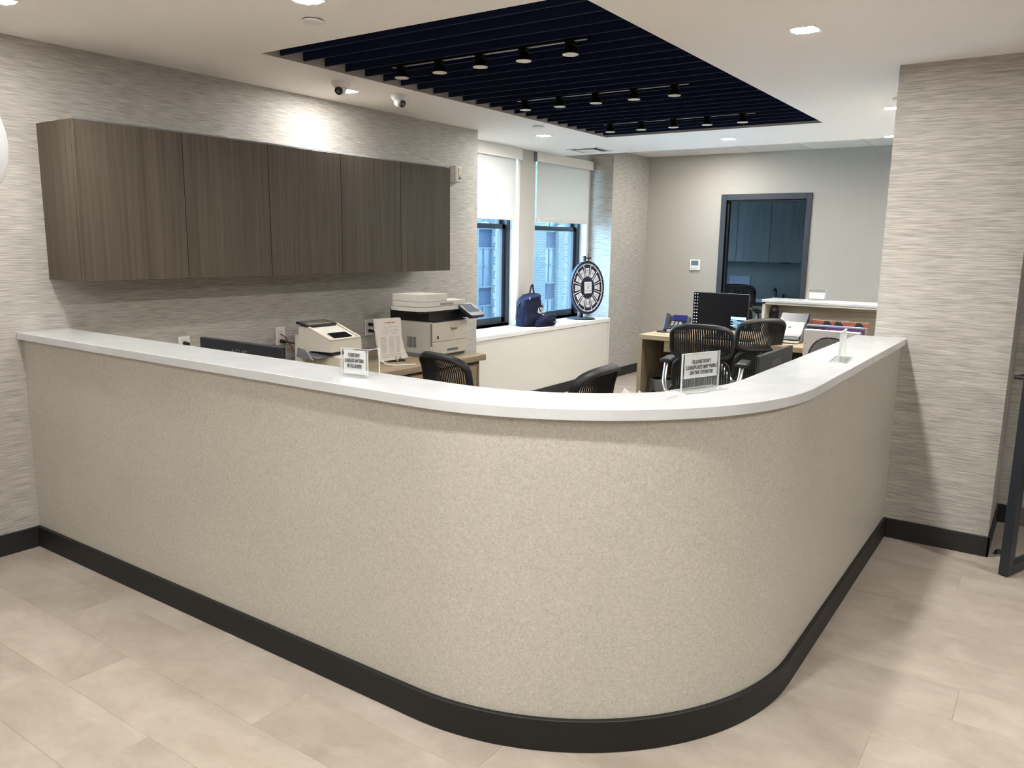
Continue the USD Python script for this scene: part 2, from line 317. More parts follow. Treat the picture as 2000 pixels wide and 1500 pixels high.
# exterior: brick reveals at the windows, building across the street
for n, xr in ((1, 4.775), (2, 6.145)):
    r = sthing(f'brick_reveal_{n}')
    obj('mortar_bed', bx(xr + .012, xr + .3, .60, .655, .55, 2.5), 'mortar_dark', r)
    for k in range(27):
        z = .60 + k * .0706; d = .018 if k % 2 else 0.
        obj('brick', bx(xr + .002, xr + .20, .604, .668 + d, z, z + .060, .004), 'reveal_brick', r, smooth=False)
FY = 23.
bd = thing('building', 'pale brick building across the street seen through the windows', 'building', (40, FY, -14))
obj('wall', cat(*[bx(a, b, FY, FY + .5, -14, 30) for a, b in ((24, 27.3), (28.85, 34.1), (35.65, 41.1), (42.65, 47.9), (49.45, 62))]), 'facade_brick', bd)
for xa in (27.3, 34.1, 41.1, 47.9):
    obj('bay', bx(xa, xa + 1.55, FY + .28, FY + .5, -14, 30), 'facade_panel', bd)
    for k in range(-3, 7):
        z1 = 1.161 + 3.28 * k; z0 = z1 - 2.11
        if z1 < -6 or z0 > 9: continue
        w = obj('window', cat(bx(xa, xa + 1.55, FY + .16, FY + .28, z0 - .10, z0), bx(xa, xa + 1.55, FY + .18, FY + .28, z1, z1 + .07), bx(xa + .72, xa + .83, FY + .2, FY + .28, z0, z1), bx(xa, xa + .06, FY + .2, FY + .28, z0, z1), bx(xa + 1.49, xa + 1.55, FY + .2, FY + .28, z0, z1), bx(xa, xa + 1.55, FY + .2, FY + .28, z0 + 1.07, z0 + 1.13)), 'facade_trim', bd)
        for pa, pb in ((xa + .06, xa + .72), (xa + .83, xa + 1.49)):
            obj('pane', bx(pa, pb, FY + .24, FY + .26, z0, z1), 'facade_glass', w)
struct('exterior_upper_wall', cat(bx(-30, 80, .45, .6, 3.0, 34), bx(-30, 80, .45, .6, -14, -.1)), 'facade_brick')
struct('street', bx(-60, 90, 1.0, FY, -14.2, -14), 'facade_trim')

# ================================================================ CEILING FITTINGS
def downlight(label, x, y, dim='', s=.047, z=H):
    t = thing('downlight', label, 'ceiling light', (x, y, z))
    a = s + .009
    obj('trim', cat(bx(x - a, x - s, y - a, y + a, z - .003, z + .002), bx(x + s, x + a, y - a, y + a, z - .003, z + .002), bx(x - s, x + s, y - a, y - s, z - .003, z + .002), bx(x - s, x + s, y + s, y + a, z - .003, z + .002)), 'bright_plastic', t)
    obj('diffuser', bx(x - s, x + s, y - s, y + s, z - .0015, z + .002), 'lamp' + dim, t, label='glowing square diffuser')
    l = UsdLux.SphereLight.Define(stage, str(t.GetPath()) + '/beam'); l.CreateRadiusAttr(.055); l.CreateIntensityAttr(BEAM * (.45 if dim else 1)); l.CreateColorAttr(Gf.Vec3f(1.0, .984, .952))
    l.AddTranslateOp().Set(Gf.Vec3d(0, 0, -.004)); a_ = UsdLux.ShapingAPI.Apply(l.GetPrim()); a_.CreateShapingConeAngleAttr(58.); a_.CreateShapingConeSoftnessAttr(.75)
for lab, x, y, *dim in (
    ('square downlight close above the wood wall cabinets, behind a dome camera', 1.83, -.345, '_dimmed'), ('square downlight in front of the windows', 4.121, -.304),
    ('square downlight beyond the far end of the navy baffle recess', 5.03, -1.58), ('brightest square downlight right of the navy baffle recess', 1.825, -3.054),
    ('square downlight cut off by the top edge of the picture', .431, -1.59, '_dimmed'), ('square downlight in the top left corner of the picture', -.20, -.56, '_dimmed'),
    ('square downlight by the top edge of the right textured wall, nearer of two', 4.05, -3.03), ('farther of the two square downlights beside the right textured wall', 5.48, -2.78)):
    downlight(lab, x, y, *dim)
for w, x, y in (('nearest the counter curve', -.42, -3.05), ('by the left wall', -3.6, -1.2), ('before the left counter leg', -2.0, -2.0), ('behind the viewer', -3.2, -3.05), ('beside the viewer', -1.75, -4.6), ('ahead of the viewer to the right', -.1, -5.2), ('far behind to the right', -3.2, -5.6), ('before the glass door', 1.83, -5.4)):
    downlight('square lobby downlight outside the picture, ' + w, x, y)
t = thing('round_downlight', 'small round white light in the tiled far ceiling', 'ceiling light', (6.40, -.86, TZ))
obj('trim', lathe([(.05, TZ - .003), (.062, TZ - .003), (.062, TZ + .001), (.05, TZ + .001)], 28, (6.40, -.86, 0)), 'bright_plastic', t)
obj('diffuser', lathe([(0, TZ - .004), (.05, TZ - .003), (.05, TZ)], 28, (6.40, -.86, 0)), 'lamp', t)
def disc(label, x, y, r, h, m='bright_plastic'):
    t = thing('smoke_detector', label, 'ceiling disc', (x, y, H))
    obj('cover', lathe([(0, H - h), (r * .9, H - h), (r, H - h * .75), (r, H - h * .3)], 32, (x, y, 0)), m, t)
    obj('base', lathe([(r * .88, H - h * .3), (r * .88, H)], 32, (x, y, 0)), 'grey_plastic', t)
disc('white round ceiling disc beside the near corner of the baffle recess', .635, -1.39, .044, .012)
disc('white round ceiling disc by the downlight in front of the windows', 3.64, -.56, .044, .010)
disc('ceiling disc half hidden by the top of the right textured wall', 3.70, -3.13, .05, .010)
def dome_camera(label, x, y, aim, z=H):
    t = thing('dome_camera', label, 'security camera', (x, y, z))
    obj('base', lathe([(.036, z - .036), (.050, z - .022), (.054, z - .008), (.054, z)], 28, (x, y, 0)), 'bright_plastic', t)
    d = np.array(aim, float); d /= np.linalg.norm(d); c = np.array([x, y, z - .040])
    b = trimesh.creation.icosphere(3, .034); b.apply_translation(c); e = obj('eyeball', b, 'bright_plastic', t)
    obj('lens_face', cyl(c + d * .022, c + d * .0355, .024, .022, 24), 'black_plastic', e)
    obj('lens', cyl(c + d * .035, c + d * .038, .010, .009, 16), 'grey_plastic', e)
dome_camera('white dome camera beside the glowing downlight over the cabinets', 1.60, -.53, (-.9, -.3, -.6))
dome_camera('white dome camera farther along, midway between cabinets and baffle recess', 2.09, -.53, (.1, -.95, -.55))
dome_camera('white dome camera at the top of the wallpapered column', 5.72, -.05, (.5, -.8, -.6), TZ)
v = thing('air_diffuser', 'square white air diffuser in the ceiling before the column', 'vent', (5.2, -.14, H))
obj('frame', cat(bx(5.035, 5.365, -.305, -.29, H - .006, H + .002), bx(5.035, 5.365, .01, .025, H - .006, H + .002), bx(5.035, 5.05, -.305, .025, H - .006, H + .002), bx(5.35, 5.365, -.305, .025, H - .006, H + .002)), 'bright_plastic', v)
obj('core', bx(5.05, 5.35, -.29, .01, H - .001, H + .002), 'skirting_black', v)
obj('plate', bx(5.10, 5.30, -.24, -.04, H - .012, H - .004, .003), 'tile_white', v)
# navy baffles
lv = thing('baffle_ceiling', 'navy blue slatted baffles filling the ceiling recess', 'slatted ceiling', (2.7, -1.6, 2.43))
for k in range(24):
    x = 1.033 + k * .1478
    obj('slat', bx(x - .006, x + .006, RY0 + .002, RY1 - .002, 2.430, 2.575, .001), 'navy_baffle', lv, smooth=False)
for lab, x in (('black track light rail with five heads, nearest in the navy recess', 1.550), ('middle black track light rail with five heads in the navy recess', 2.733), ('farthest black track light rail with five heads in the navy recess', 3.915)):
    t = thing('track_light', lab, 'track light', (x, -1.57, 2.43), group=None)
    obj('rail', bx(x - .017, x + .017, -2.17, -.98, 2.434, 2.456, .001), 'track_black', t)
    obj('rail_cover', bx(x - .010, x + .010, -2.165, -.985, 2.4325, 2.435), 'track_grey', t)
    for y in (-1.046, -1.307, -1.567, -1.826, -2.084):
        h = obj('head', cat(lathe([(.036, 2.377), (.038, 2.38), (.030, 2.400), (.014, 2.425)], 24, (x, y, 0)), bx(x - .02, x + .02, y - .022, y + .022, 2.415, 2.452, .003)), 'track_black', t)
        obj('rim', lathe([(.030, 2.3775), (.030, 2.3755), (.037, 2.3755), (.037, 2.3785)], 24, (x, y, 0)), 'lens_grey', h)
        obj('lens', lathe([(0, 2.379), (.031, 2.3775)], 24, (x, y, 0)), 'lens_grey', h)

# ================================================================ RECEPTION COUNTER
CX, CY, XE = .933, -2.486, 2.7352
def band(ro, ri, yl=-.001, n=40):
    """Plan outline of an L with a round corner: from the left wall along -y, round the corner, then along +x to the right wall."""
    a = np.linspace(PI, 1.5 * PI, n)
    o = [(CX - ro, yl)] + [(CX + ro * math.cos(t), CY + ro * math.sin(t)) for t in a] + [(XE, CY - ro)]
    i = [(XE, CY - ri)] + [(CX + ri * math.cos(t), CY + ri * math.sin(t)) for t in a[::-1]] + [(CX - ri, yl)]
    return Polygon(o + i)
def slab(ro, ri, z0, z1, yl=-.001, c=0.):
    if not c: m = ext(band(ro, ri, yl), z1 - z0); m.apply_translation([0, 0, z0]); return m
    A = ext(band(ro, ri, yl), z1 - z0 - 2 * c); A.apply_translation([0, 0, z0 + c])
    def strip(pa, pb, za, zb):
        a, b = np.array(pa.exterior.coords)[:-1], np.array(pb.exterior.coords)[:-1]; n = len(a)
        V = np.vstack([np.c_[a, np.full(n, za)], np.c_[b, np.full(n, zb)]])
        F = [(i, (i + 1) % n, n + (i + 1) % n) for i in range(n)] + [(i, n + (i + 1) % n, n + i) for i in range(n)]
        return trimesh.Trimesh(V, F, process=False)
    P, Q = band(ro, ri, yl), band(ro - c, ri + c, yl)
    q = list(Q.exterior.coords)
    top = ext(Q, .0001); top.apply_translation([0, 0, z1 - .0001]); bot = ext(Q, .0001); bot.apply_translation([0, 0, z0])
    return cat(A, strip(P, Q, z1 - c, z1), strip(Q, P, z0, z0 + c), top, bot)
rc = thing('reception_counter', 'curved L-shaped reception counter with beige laminate front', 'counter', (.9, -2.5, 0))
obj('front_panel', slab(.919, .76, .02, 1.036), 'laminate', rc, smooth=25)
obj('countertop', slab(.943, .698, 1.036, 1.07, c=.002), 'quartz', rc, smooth=25, label='glossy white quartz countertop')
obj('plinth', slab(.934, .80, 0, BH, c=.002), 'base_black', rc, smooth=25, label='black curved plinth along the floor')
obj('work_surface', slab(.76, .16, .70, .74), 'oak', rc, smooth=25)

# ================================================================ WALL CABINETS
cb = thing('wall_cabinet', 'row of dark wood wall cabinets with five flat doors', 'cabinet', (1.5, -.16, 1.316))
CZ0, CZ1, CYF = 1.3161, 2.0446, -.325
obj('carcass', bx(.170, 2.840, CYF + .022, -.001, CZ0 + .004, CZ1 - .006, .001), 'cabinet_wood', cb)
obj('end_panel', bx(.1611, .180, CYF + .021, -.001, CZ0, CZ1, .001), 'cabinet_wood', cb)
gx = [.1611, .7062, 1.2353, 1.7809, 2.3188, 2.8464]
for a, b in zip(gx[:-1], gx[1:]): obj('door', bx(a + .0018, b - .0018, CYF, CYF + .019, CZ0, CZ1, .0012), 'cabinet_wood', cb)
obj('top_light_strip', bx(.20, 2.84, CYF + .03, CYF + .07, CZ1 - .006, CZ1 + .012, .002), 'grey_plastic', cb)
single('paper_scrap', bx(.125 + .05, .215, -.25, -.17, CZ1, CZ1 + .010, .002), 'brown_card', 'small brown scrap lying on top of the wall cabinets', 'scrap')

# ================================================================ DESK ALONG THE WALL
DX, DZT = 2.743, .74
dk = thing('wall_desk', 'oak desk along the wall under the printers', 'desk', (1.8, -.37, 0))
obj('top', bx(.80, DX, -.738, -.001, DZT - .04, DZT, .002), 'oak', dk)
obj('end_panel', bx(DX - .052, DX - .028, -.70, -.01, 0, DZT - .04, .001), 'oak_v', dk)
obj('back_panel', bx(.80, DX - .05, -.05, -.03, .1, DZT - .04), 'oak', dk)
obj('cabinet', bx(1.95, DX - .054, -.68, -.05, .08, DZT - .06), 'oak_v', dk)
obj('drawer', bx(1.955, DX - .058, -.70, -.68, .50, DZT - .065, .002), 'oak', dk)
obj('bracket', bx(DX - .25, DX - .06, -.72, -.70, DZT - .062, DZT - .04, .002), 'black_plastic', dk)

# ---- big multifunction printer
px0, px1, pyf, pyb, pz = 2.335, 2.722, -.585, -.20, DZT
mp = thing('office_printer', 'large white office printer with tilted touchscreen on the wall desk', 'printer', ((px0 + px1) / 2, -.4, DZT))
body = obj('body', bx(px0, px1, pyf + .006, pyb, pz + .012, .985, .008), 'white_plastic', mp)
obj('foot_tray', bx(px0 - .012, px1, pyf + .02, pyb, pz, pz + .025, .004), 'grey_plastic', mp)
obj('front_door', bx(px0 + .003, px1 - .001, pyf - .002, pyf + .008, .848, .982, .003), 'cream_plastic', mp)
dr = obj('paper_drawer', bx(px0 + .003, px1 - .001, pyf - .004, pyf + .008, pz + .018, .843, .003), 'cream_plastic', mp)
obj('drawer_handle', bx(2.49, 2.61, pyf - .0055, pyf, .775, .795, .002), 'grey_plastic', dr)
obj('side_vent', cat(*[bx(px0 - .002, px0 + .004, -.44 + .012 * i, -.433 + .012 * i, .80, .875) for i in range(7)]), 'grey_plastic', body)
obj('rear_edge', bx(px0 - .004, px0 + .004, pyf + .004, pyf + .012, .82, .975, .001), 'grey_plastic', body)
obj('badge', bx(2.385, 2.398, pyf - .0045, pyf - .001, .868, .888), 'ink', mp)
obj('lettering', text('Canon', .017, (2.565, pyf - .0022, .920), (1, 0, 0), (0, 0, 1), bold=True), 'ink', mp)
obj('model_plate', bx(2.675, 2.703, pyf - .0028, pyf - .002, .880, .885), 'faint_ink', mp)
obj('output_bay', bx(px0, px1 - .01, pyf + .03, pyb, .985, 1.058, .002), 'black_plastic', mp)
obj('output_shelf', bx(px0 + .01, px1 - .03, pyf - .01, pyf + .1, .985, .992, .002), 'black_plastic', mp)
sc = [(2.235, pyf + .05), (2.235, -.30), (2.70, -.22), (2.70, pyf), (2.285, pyf)]
def scan(z0, z1, dx=0.): m = ext(Polygon(sc).buffer(-.012 - dx).buffer(.012), z1 - z0); m.apply_translation([0, 0, z0]); return m
obj('scanner_chin', scan(1.045, 1.062, .015), 'black_plastic', mp)
obj('scanner_bed', scan(1.060, 1.088), 'white_plastic', mp)
obj('scanner_lid', scan(1.091, 1.124), 'white_plastic', mp)
fd = obj('document_feeder', cat(ext(Polygon([(2.235, pyf + .05), (2.235, -.30), (2.50, -.30), (2.50, pyf), (2.285, pyf)]).buffer(-.012).buffer(.012), .046)), 'white_plastic', mp, local=True)
UsdGeom.Xformable(fd).AddTranslateOp().Set(Gf.Vec3d(*(np.array([0, 0, 1.126]) - LOC['/World/office_printer'])))
obj('lid_handle', bx(2.42, 2.56, pyf - .002, pyf + .004, 1.096, 1.112, .001), 'silver_plastic', mp)
pn = [(2.655, pyf + .01, 1.095), (2.79, pyf + .01, 1.095), (2.80, pyf - .12, 1.02), (2.665, pyf - .12, 1.02)]
pc = np.mean(pn, 0) - np.array([.030, 0, 0]); pr = np.array([1, 0, 0.]); pu = np.array([0, .866, .5])
tsc = obj('control_panel', frame(cat(ext(rrect(-.080, .080, -.075, .075, .015), .02), bx(-.05, .05, -.05, .05, -.025, 0)), pc - np.cross(pr, pu) * .02, pr, pu), 'charcoal_plastic', mp)
obj('panel_screen', frame(ext(rrect(-.058, .058, -.034, .062, .003), .001), pc, pr, pu), 'screen_dim', tsc)
obj('panel_arm', bx(2.66, 2.72, pyf - .03, pyf + .05, 1.00, 1.05, .008), 'charcoal_plastic', mp)

# ---- slip-label printer with sloped front
sp = thing('card_scanner', 'cream card scanner with sloped front and dark screen on the wall desk', 'scanner', (1.585, -.4, DZT))
def yz(prof, xa, xb):   # profile in (y, z) carried along x
    m = ext(Polygon(prof), xb - xa); return frame(m, (xa, 0, 0), (0, 1, 0), (0, 0, 1))
bd1 = obj('body', yz([(-.549, .868), (-.545, .932), (-.535, .938), (-.343, 1.003), (-.330, 1.000), (-.322, .955), (-.232, .95), (-.228, .76), (-.30, .76), (-.36, .862)], 1.46, 1.71), 'white_plastic', sp)
obj('front_cover', yz([(-.551, .869), (-.548, .930), (-.30, .930), (-.30, .869)], 1.464, 1.706), 'cream_plastic', sp)
obj('bezel', frame(cat(ext(rrect(-.127, .127, -.120, .105, .012).difference(rrect(-.112, .112, -.105, .112, .008)), .008)), (1.585, -.432, .9735), (1, 0, 0), (0, .947, .321)), 'cream_plastic', sp)
obj('hopper_back', bx(1.462, 1.70, -.345, -.262, .95, 1.006, .004), 'white_plastic', sp)
obj('screen', frame(ext(rrect(-.072, .072, -.035, .035, .004), .003), (1.590, -.487, .957), (1, 0, 0), (0, .947, .321)), 'screen_black', sp)
obj('top_glass', frame(cat(ext(rrect(-.118, .118, -.058, .058, .012), .010)), (1.572, -.300, 1.012), (1, 0, 0), (0, 1, .16)), 'charcoal_plastic', sp)
obj('top_plate', frame(ext(rrect(-.098, .100, -.040, .050, .006), .0015), (1.572, -.3016, 1.0219), (1, 0, 0), (0, 1, .16)), 'silver_plastic', sp)
obj('under_gap', bx(1.475, 1.70, -.535, -.30, .845, .870, .004), 'black_plastic', sp)
obj('lower_body', bx(1.49, 1.712, -.60, -.24, DZT, .846, .012), 'cream_plastic', sp)
obj('exit_tray', tm(hull([(1.40, -.34, .842, .004), (1.415, -.48, .832, .004), (1.66, -.55, .858, .004), (1.62, -.30, .852, .004)], 10)), 'grey_plastic', sp)
obj('tray_wing', tm(hull([(1.385, -.47, .825, .004), (1.39, -.33, .835, .004), (1.45, -.27, .872, .004), (1.40, -.40, .87, .006)], 10)), 'grey_plastic', sp)
single('power_brick', bx(1.80, 1.86, -.35, -.15, DZT, .90, .008), 'black_plastic', 'black upright box standing between the card scanner and the document stand', 'power box')

# ---- document on a stand
ds = thing('document_stand', 'printed form leaning on a small black stand before the big printer', 'document', (2.03, -.5, DZT))
o = np.array([2.032, -.505, .752]); r_ = np.array([.97, -.22, 0]); r_ /= np.linalg.norm(r_); u_ = np.array([-.16, .12, .98]); u_ -= r_ * (u_ @ r_); u_ /= np.linalg.norm(u_); n_ = np.cross(r_, u_)
shp = Polygon([(-.100, 0), (.045, .006), (.060, .028), (.072, .010), (.125, .012), (.100, .06), (.080, .15), (.080, .275), (-.125, .275)])
sh = obj('sheet', frame(ext(shp, .0012), o, r_, u_), 'paper_warm', ds)
obj('sheet', frame(ext(affinity.translate(shp, -.006, .004), .0012), o - n_ * .004, r_, u_), 'paper_warm', ds)
def ln(xa, xb, y, w=.0028): return bx(xa, xb, y, y + w, .0012, .0016)
rows = [ln(-.06, -.028, .215), ln(-.02, .05, .220), ln(-.08, .055, .200, .002), ln(-.075, -.02, .186, .002), ln(0, .045, .186, .002), ln(-.075, -.03, .176, .002), ln(0, .045, .176, .002)]
rows += [ln(a, b, .155 - .0072 * k, .0022) for k in range(15) for a, b in ((-.085, -.042), (-.022, .018), (.030, .062))]
rows += [ln(-.08, .07, .042 - .009 * k, .0018) for k in range(3)]
obj('printing', frame(cat(*rows), o, r_, u_), 'faint_ink', sh)
obj('heading', frame(cat(*[bx(a, b, .246, .253, .0012, .0016) for a, b in ((-.045, -.036), (-.030, .002), (.006, .030))]), o, r_, u_), 'red_ink', sh)
obj('stand', tm(hull([(2.04, -.47, .746, .006), (2.13, -.52, .746, .006), (2.13, -.44, .746, .006), (2.06, -.42, .746, .006)], 12)), 'black_plastic', ds)
obj('prop', tube([(2.06, -.52, .748), (2.055, -.50, .79), (2.07, -.43, .76)], .006, 8), 'silver_plastic', ds)
single('white_cable', tube([(1.93, -.50, .765), (1.915, -.56, .745), (1.94, -.63, .744), (2.00, -.66, .744), (2.05, -.69, .744)], .004, 8), 'bright_plastic', 'short white charging cable lying on the desk before the form', 'cable')
# ---- wall outlets with plugs
def outlet(label, x, z, plugs):
    t = thing('wall_outlet', label, 'outlet', (x, 0, z))
    obj('plate', bx(x - .037, x + .037, -.008, -.0005, z - .0575, z + .0575, .003), 'bright_plastic', t)
    obj('sockets', cat(bx(x - .017, x + .017, -.010, -.007, z + .008, z + .038, .002), bx(x - .017, x + .017, -.010, -.007, z - .038, z - .008, .002)), 'white_plastic', t)
    return t
outlet('white outlet plate behind the left monitor', .86, .918, 1)
outlet('white wall plate with red and black wires beside the card scanner', 1.535, .918, 2)
outlet('white outlet with two black plugs left of the big printer', 2.32, .912, 2)
def cord(label, path, m='black_plastic', r=.0045, plug=None):
    t = thing('cord', label, 'cord', tuple(path[0]))
    P = np.array(path, float); k = np.linspace(0, len(P) - 1, 8 * len(P)); Q = np.c_[[np.interp(k, range(len(P)), P[:, i]) for i in range(3)]].T
    for _ in range(3): Q[1:-1] = (Q[:-2] + Q[1:-1] * 2 + Q[2:]) / 4
    obj('wire', tube(Q, r, 8), m, t)
    if plug: obj('plug', cyl(P[0] + np.array([0, .0, 0]), P[0] - np.array([0, .035, 0]), .013, .010, 14), m, t)
cord('black cord from the outlet behind the left monitor', [(.86, -.011, .935), (.86, -.05, .93), (.90, -.06, .85), (.95, -.06, .745)], plug=1)
cord('red wire from the plate beside the card scanner', [(1.530, -.011, .932), (1.53, -.05, .92), (1.585, -.06, .84), (1.60, -.08, .77)], 'red_wire', .003)
cord('black wire from the plate beside the card scanner', [(1.535, -.011, .885), (1.56, -.05, .88), (1.66, -.07, .85), (1.74, -.12, .80)], plug=1)
cord('upper black cord from the outlet left of the big printer', [(2.32, -.011, .935), (2.33, -.06, .935), (2.37, -.09, .925), (2.40, -.10, .84)], plug=1)
cord('lower black cord from the outlet left of the big printer', [(2.32, -.011, .888), (2.32, -.06, .885), (2.34, -.08, .84), (2.315, -.10, .76)], plug=1)
# ---- motion sensor at the wall end
ms = thing('motion_sensor', 'beige wall sensor at the end of the wood cabinets', 'sensor', (3.29, 0, 2.05))
obj('housing', rbox(3.255, 3.335, -.05, .012, 1.985, 2.112, .012), 'white_plastic', ms)
obj('lens', bx(3.285, 3.325, -.053, -.045, 2.005, 2.03, .003), 'grey_plastic', ms)
obj('cover', bx(3.283, 3.333, -.054, -.045, 2.035, 2.10, .004), 'cream_plastic', ms)
# ---- thermostat
th = thing('thermostat', 'white thermostat with grey display on the far wall', 'thermostat', (7.1, -.52, 1.3))
obj('body', bx(7.078, 7.0995, -.585, -.458, 1.24, 1.362, .005), 'bright_plastic', th)
obj('display', bx(7.0765, 7.08, -.565, -.478, 1.295, 1.350), 'facade_glass', th)
obj('buttons', cat(*[bx(7.0765, 7.08, -.565 + .024 * i, -.55 + .024 * i, 1.26, 1.268) for i in range(4)]), 'grey_plastic', th)

# ================================================================ MONITORS
def monitor(name, label, cx, cy, zb, w, h, ang, zdesk, front=None, logo=True, lw=.115):
    """Stands at (cx, cy); its screen looks along the local +y, its back along -y."""
    t = thing(name, label, 'monitor', (cx, cy, zdesk), ang)
    zb -= zdesk
    obj('back_shell', bx(-w / 2, w / 2, -.012, .004, zb, zb + h, .003), 'charcoal_plastic', t, local=True)
    obj('bezel', bx(-w / 2, w / 2, .004, .010, zb, zb + h, .002), 'black_plastic', t, local=True)
    obj('screen', bx(-w / 2 + .008, w / 2 - .008, .009, .011, zb + .018, zb + h - .008), 'screen_black', t, local=True)
    if logo: obj('logo', text('ASUS', .030, (0, -.0125, zb + h - logo), (1, 0, 0), (0, 0, 1), w=lw), 'logo_grey', t, local=True)
    obj('stand_neck', bx(-.03, .03, -.05, -.012, .01, zb + h * .5, .006), 'black_plastic', t, local=True)
    obj('stand_foot', bx(-.11, .11, -.12, .07, 0, .012, .004), 'black_plastic', t, local=True)
    return t
monitor('monitor', 'dark monitor seen from behind at the left end of the counter', .45, -1.072, .765, .577, .306, -90, .74, logo=.064)
monitor('monitor', 'dark monitor seen from behind before the right mesh chair', 2.62, -2.80, .67 + .08, .61, .215, 0, .74, logo=.078, lw=.15)
mf = monitor('desk_monitor', 'black monitor with lit screen facing the chairs on the far desk', 5.0, -1.615, .80, .50, .318, 90, .74, logo=False)
ico = [bx(-.238 + .022 * c, -.229 + .022 * c, .011, .0125, .060 + .358 - .0275 * k - .06, .068 + .358 - .0275 * k - .06) for c in range(2) for k in range(11)]
for i in ico: i.vertices[:, 0] *= -1; i.invert()
obj('desktop_icons', cat(*ico), 'screen_icon', mf, local=True)
def sx(a, b): return (-b, -a)
obj('open_window', bx(*sx(.10, .235), .011, .0122, .155, .180), 'screen_light', mf, local=True)
obj('open_window', cat(*[bx(*sx(.10 + .02 * (k % 2), .16 + .075 * ((k * 5) % 3) / 2), .011, .0122, .145 - .011 * k, .150 - .011 * k) for k in range(6)]), 'screen_light', mf, local=True)
obj('open_window', bx(*sx(.13, .238), .011, .0118, .080, .150), 'screen_mid', mf, local=True)
single('keyboard', bx(4.72, 4.85, -1.98, -1.58, .74, .758, .004), 'black_plastic', 'black keyboard on the far desk before the lit monitor', 'keyboard')

# ================================================================ COUNTER SIGNS
LINES = ("PLEASE DON'T", 'LEAN/PLACE ANYTHING', 'ON THE COUNTER')
def sign_holder(label, o, r, w, zp0, zp1, h=.122, wing=None, write=True, foot=True, z0=1.07, tilt=0.):
    o = np.array([*o, z0]); r = np.array([*r, 0.]); r /= np.linalg.norm(r); u = np.array([0, 0, 1.]); n = np.cross(r, u)
    t = thing('sign_holder', label, 'sign', tuple(o + r * w / 2))
    def P(m): return frame(m, o, r, u)
    obj('acrylic_sheet', P(bx(0, w, .004, h, -.003, -.0015)), 'acrylic', t)
    obj('acrylic_sheet', P(bx(0, w, .004, h, .0010, .0025)), 'acrylic', t)
    obj('acrylic_edge', P(cat(bx(0, .003, .004, h, -.003, .0025), bx(w - .003, w, .004, h, -.003, .0025), bx(0, w, h - .002, h, -.003, .0025))), 'acrylic_edge', t)
    pw0, pw1 = .012, w - .010
    p = obj('paper_insert', P(bx(pw0, pw1, zp0 - z0, zp1 - z0, -.0012, .0006)), 'paper', t)
    if write:
        cx_ = (pw0 + pw1) / 2; hh = (zp1 - zp0); W = pw1 - pw0 - .008
        for k, s in enumerate(LINES):
            obj('lettering', text(s, .0115 * hh / .08, o + r * cx_ + u * (zp0 - z0 + hh * (.60 - .225 * k + write)) + n * .0027, r, u, w=W * (.60, .98, .74)[k], bold=True, depth=.0004), 'ink', p)
    if foot:
        obj('acrylic_foot', P(bx(-.012, w + .012, 0, .004, -.035, .035)), 'acrylic', t)
        obj('foot_edge', P(cat(bx(-.012, w + .012, 0, .0042, .033, .035), bx(-.012, w + .012, 0, .0042, -.035, -.033), bx(-.012, -.010, 0, .0042, -.035, .035), bx(w + .010, w + .012, 0, .0042, -.035, .035))), 'acrylic_edge', t)
    if wing is not None:
        d = np.array([*wing, 0.]); L = np.linalg.norm(d); e = o + r * w
        obj('acrylic_wing', frame(bx(0, L, .004, h, -.001, .001), e, d, u), 'acrylic', t)
        obj('wing_edge', frame(cat(bx(0, L, h - .002, h, -.0015, .0015), bx(L - .003, L, .004, h, -.0015, .0015)), e, d, u), 'acrylic_edge', t)
    return t
sign_holder('acrylic sign holder with notice at the curve of the counter', (.553, -3.114), (.162, -.060), .173, 1.112, 1.189, write=.001)
sign_holder('acrylic sign holder on the left counter leg near the printers', (.118, -2.063), (.014, -.112), .113, 1.078, 1.160, h=.095, wing=(.062, .006), write=.12, foot=False)
sign_holder('acrylic sign holder seen edge-on near the right end of the counter', (1.587, -3.352), (.985, .085), .165, 1.146, 1.188, write=False)

# ================================================================ FAR DESK AND HUTCH
fx = 4.65
fk = thing('far_desk', 'oak desk facing the far wall, behind the two big mesh chairs', 'desk', (5.0, -2.0, 0))
obj('top', bx(fx, 5.58, -3.36, -1.005, .70, .74, .002), 'oak_y', fk)
obj('end_panel', bx(fx, 5.58, -1.045, -1.005, 0, .70, .002), 'oak_v', fk)
obj('back_panel', bx(5.54, 5.58, -3.36, -1.045, 0, .70, .001), 'cabinet_wood', fk)
obj('drawer', bx(fx + .04, 5.3, -1.60, -1.235, .60, .70, .002), 'oak_y', fk)
obj('drawer', bx(fx + .01, 5.3, -3.36, -2.52, .63, .70, .002), 'oak_y', fk)
obj('pedestal', bx(fx + .03, 5.3, -3.36, -2.5, .05, .62, .002), 'oak_v', fk)
ht = thing('hutch', 'pale open-front hutch counter with white top at the back of the far desk', 'hutch', (5.4, -2.4, .74))
hx0, hx1, hy0, hy1, hz = 5.25, 5.56, -3.27, -1.90, 1.066
obj('top', bx(hx0 - .01, hx1 + .02, hy0, hy1 + .005, hz - .022, hz, .002), 'quartz', ht)
obj('side_panel', bx(hx0, hx1, hy1 - .024, hy1, .74, hz - .022, .001), 'hutch_edge', ht)
obj('side_panel', bx(hx0, hx1, hy0, hy0 + .024, .74, hz - .022, .001), 'hutch_edge', ht)
obj('shelf_edge', bx(hx0, hx0 + .02, hy0, hy1, hz - .040, hz - .022, .001), 'hutch_edge', ht)
obj('back_panel', bx(hx1 - .018, hx1, hy0, hy1, .74, hz - .022), 'linen_oak', ht)
sign_holder('acrylic sign holder on top of the hutch', (5.38, -2.245), (.05, -1), .15, hz + .020, hz + .075, h=.105, write=False, z0=hz)
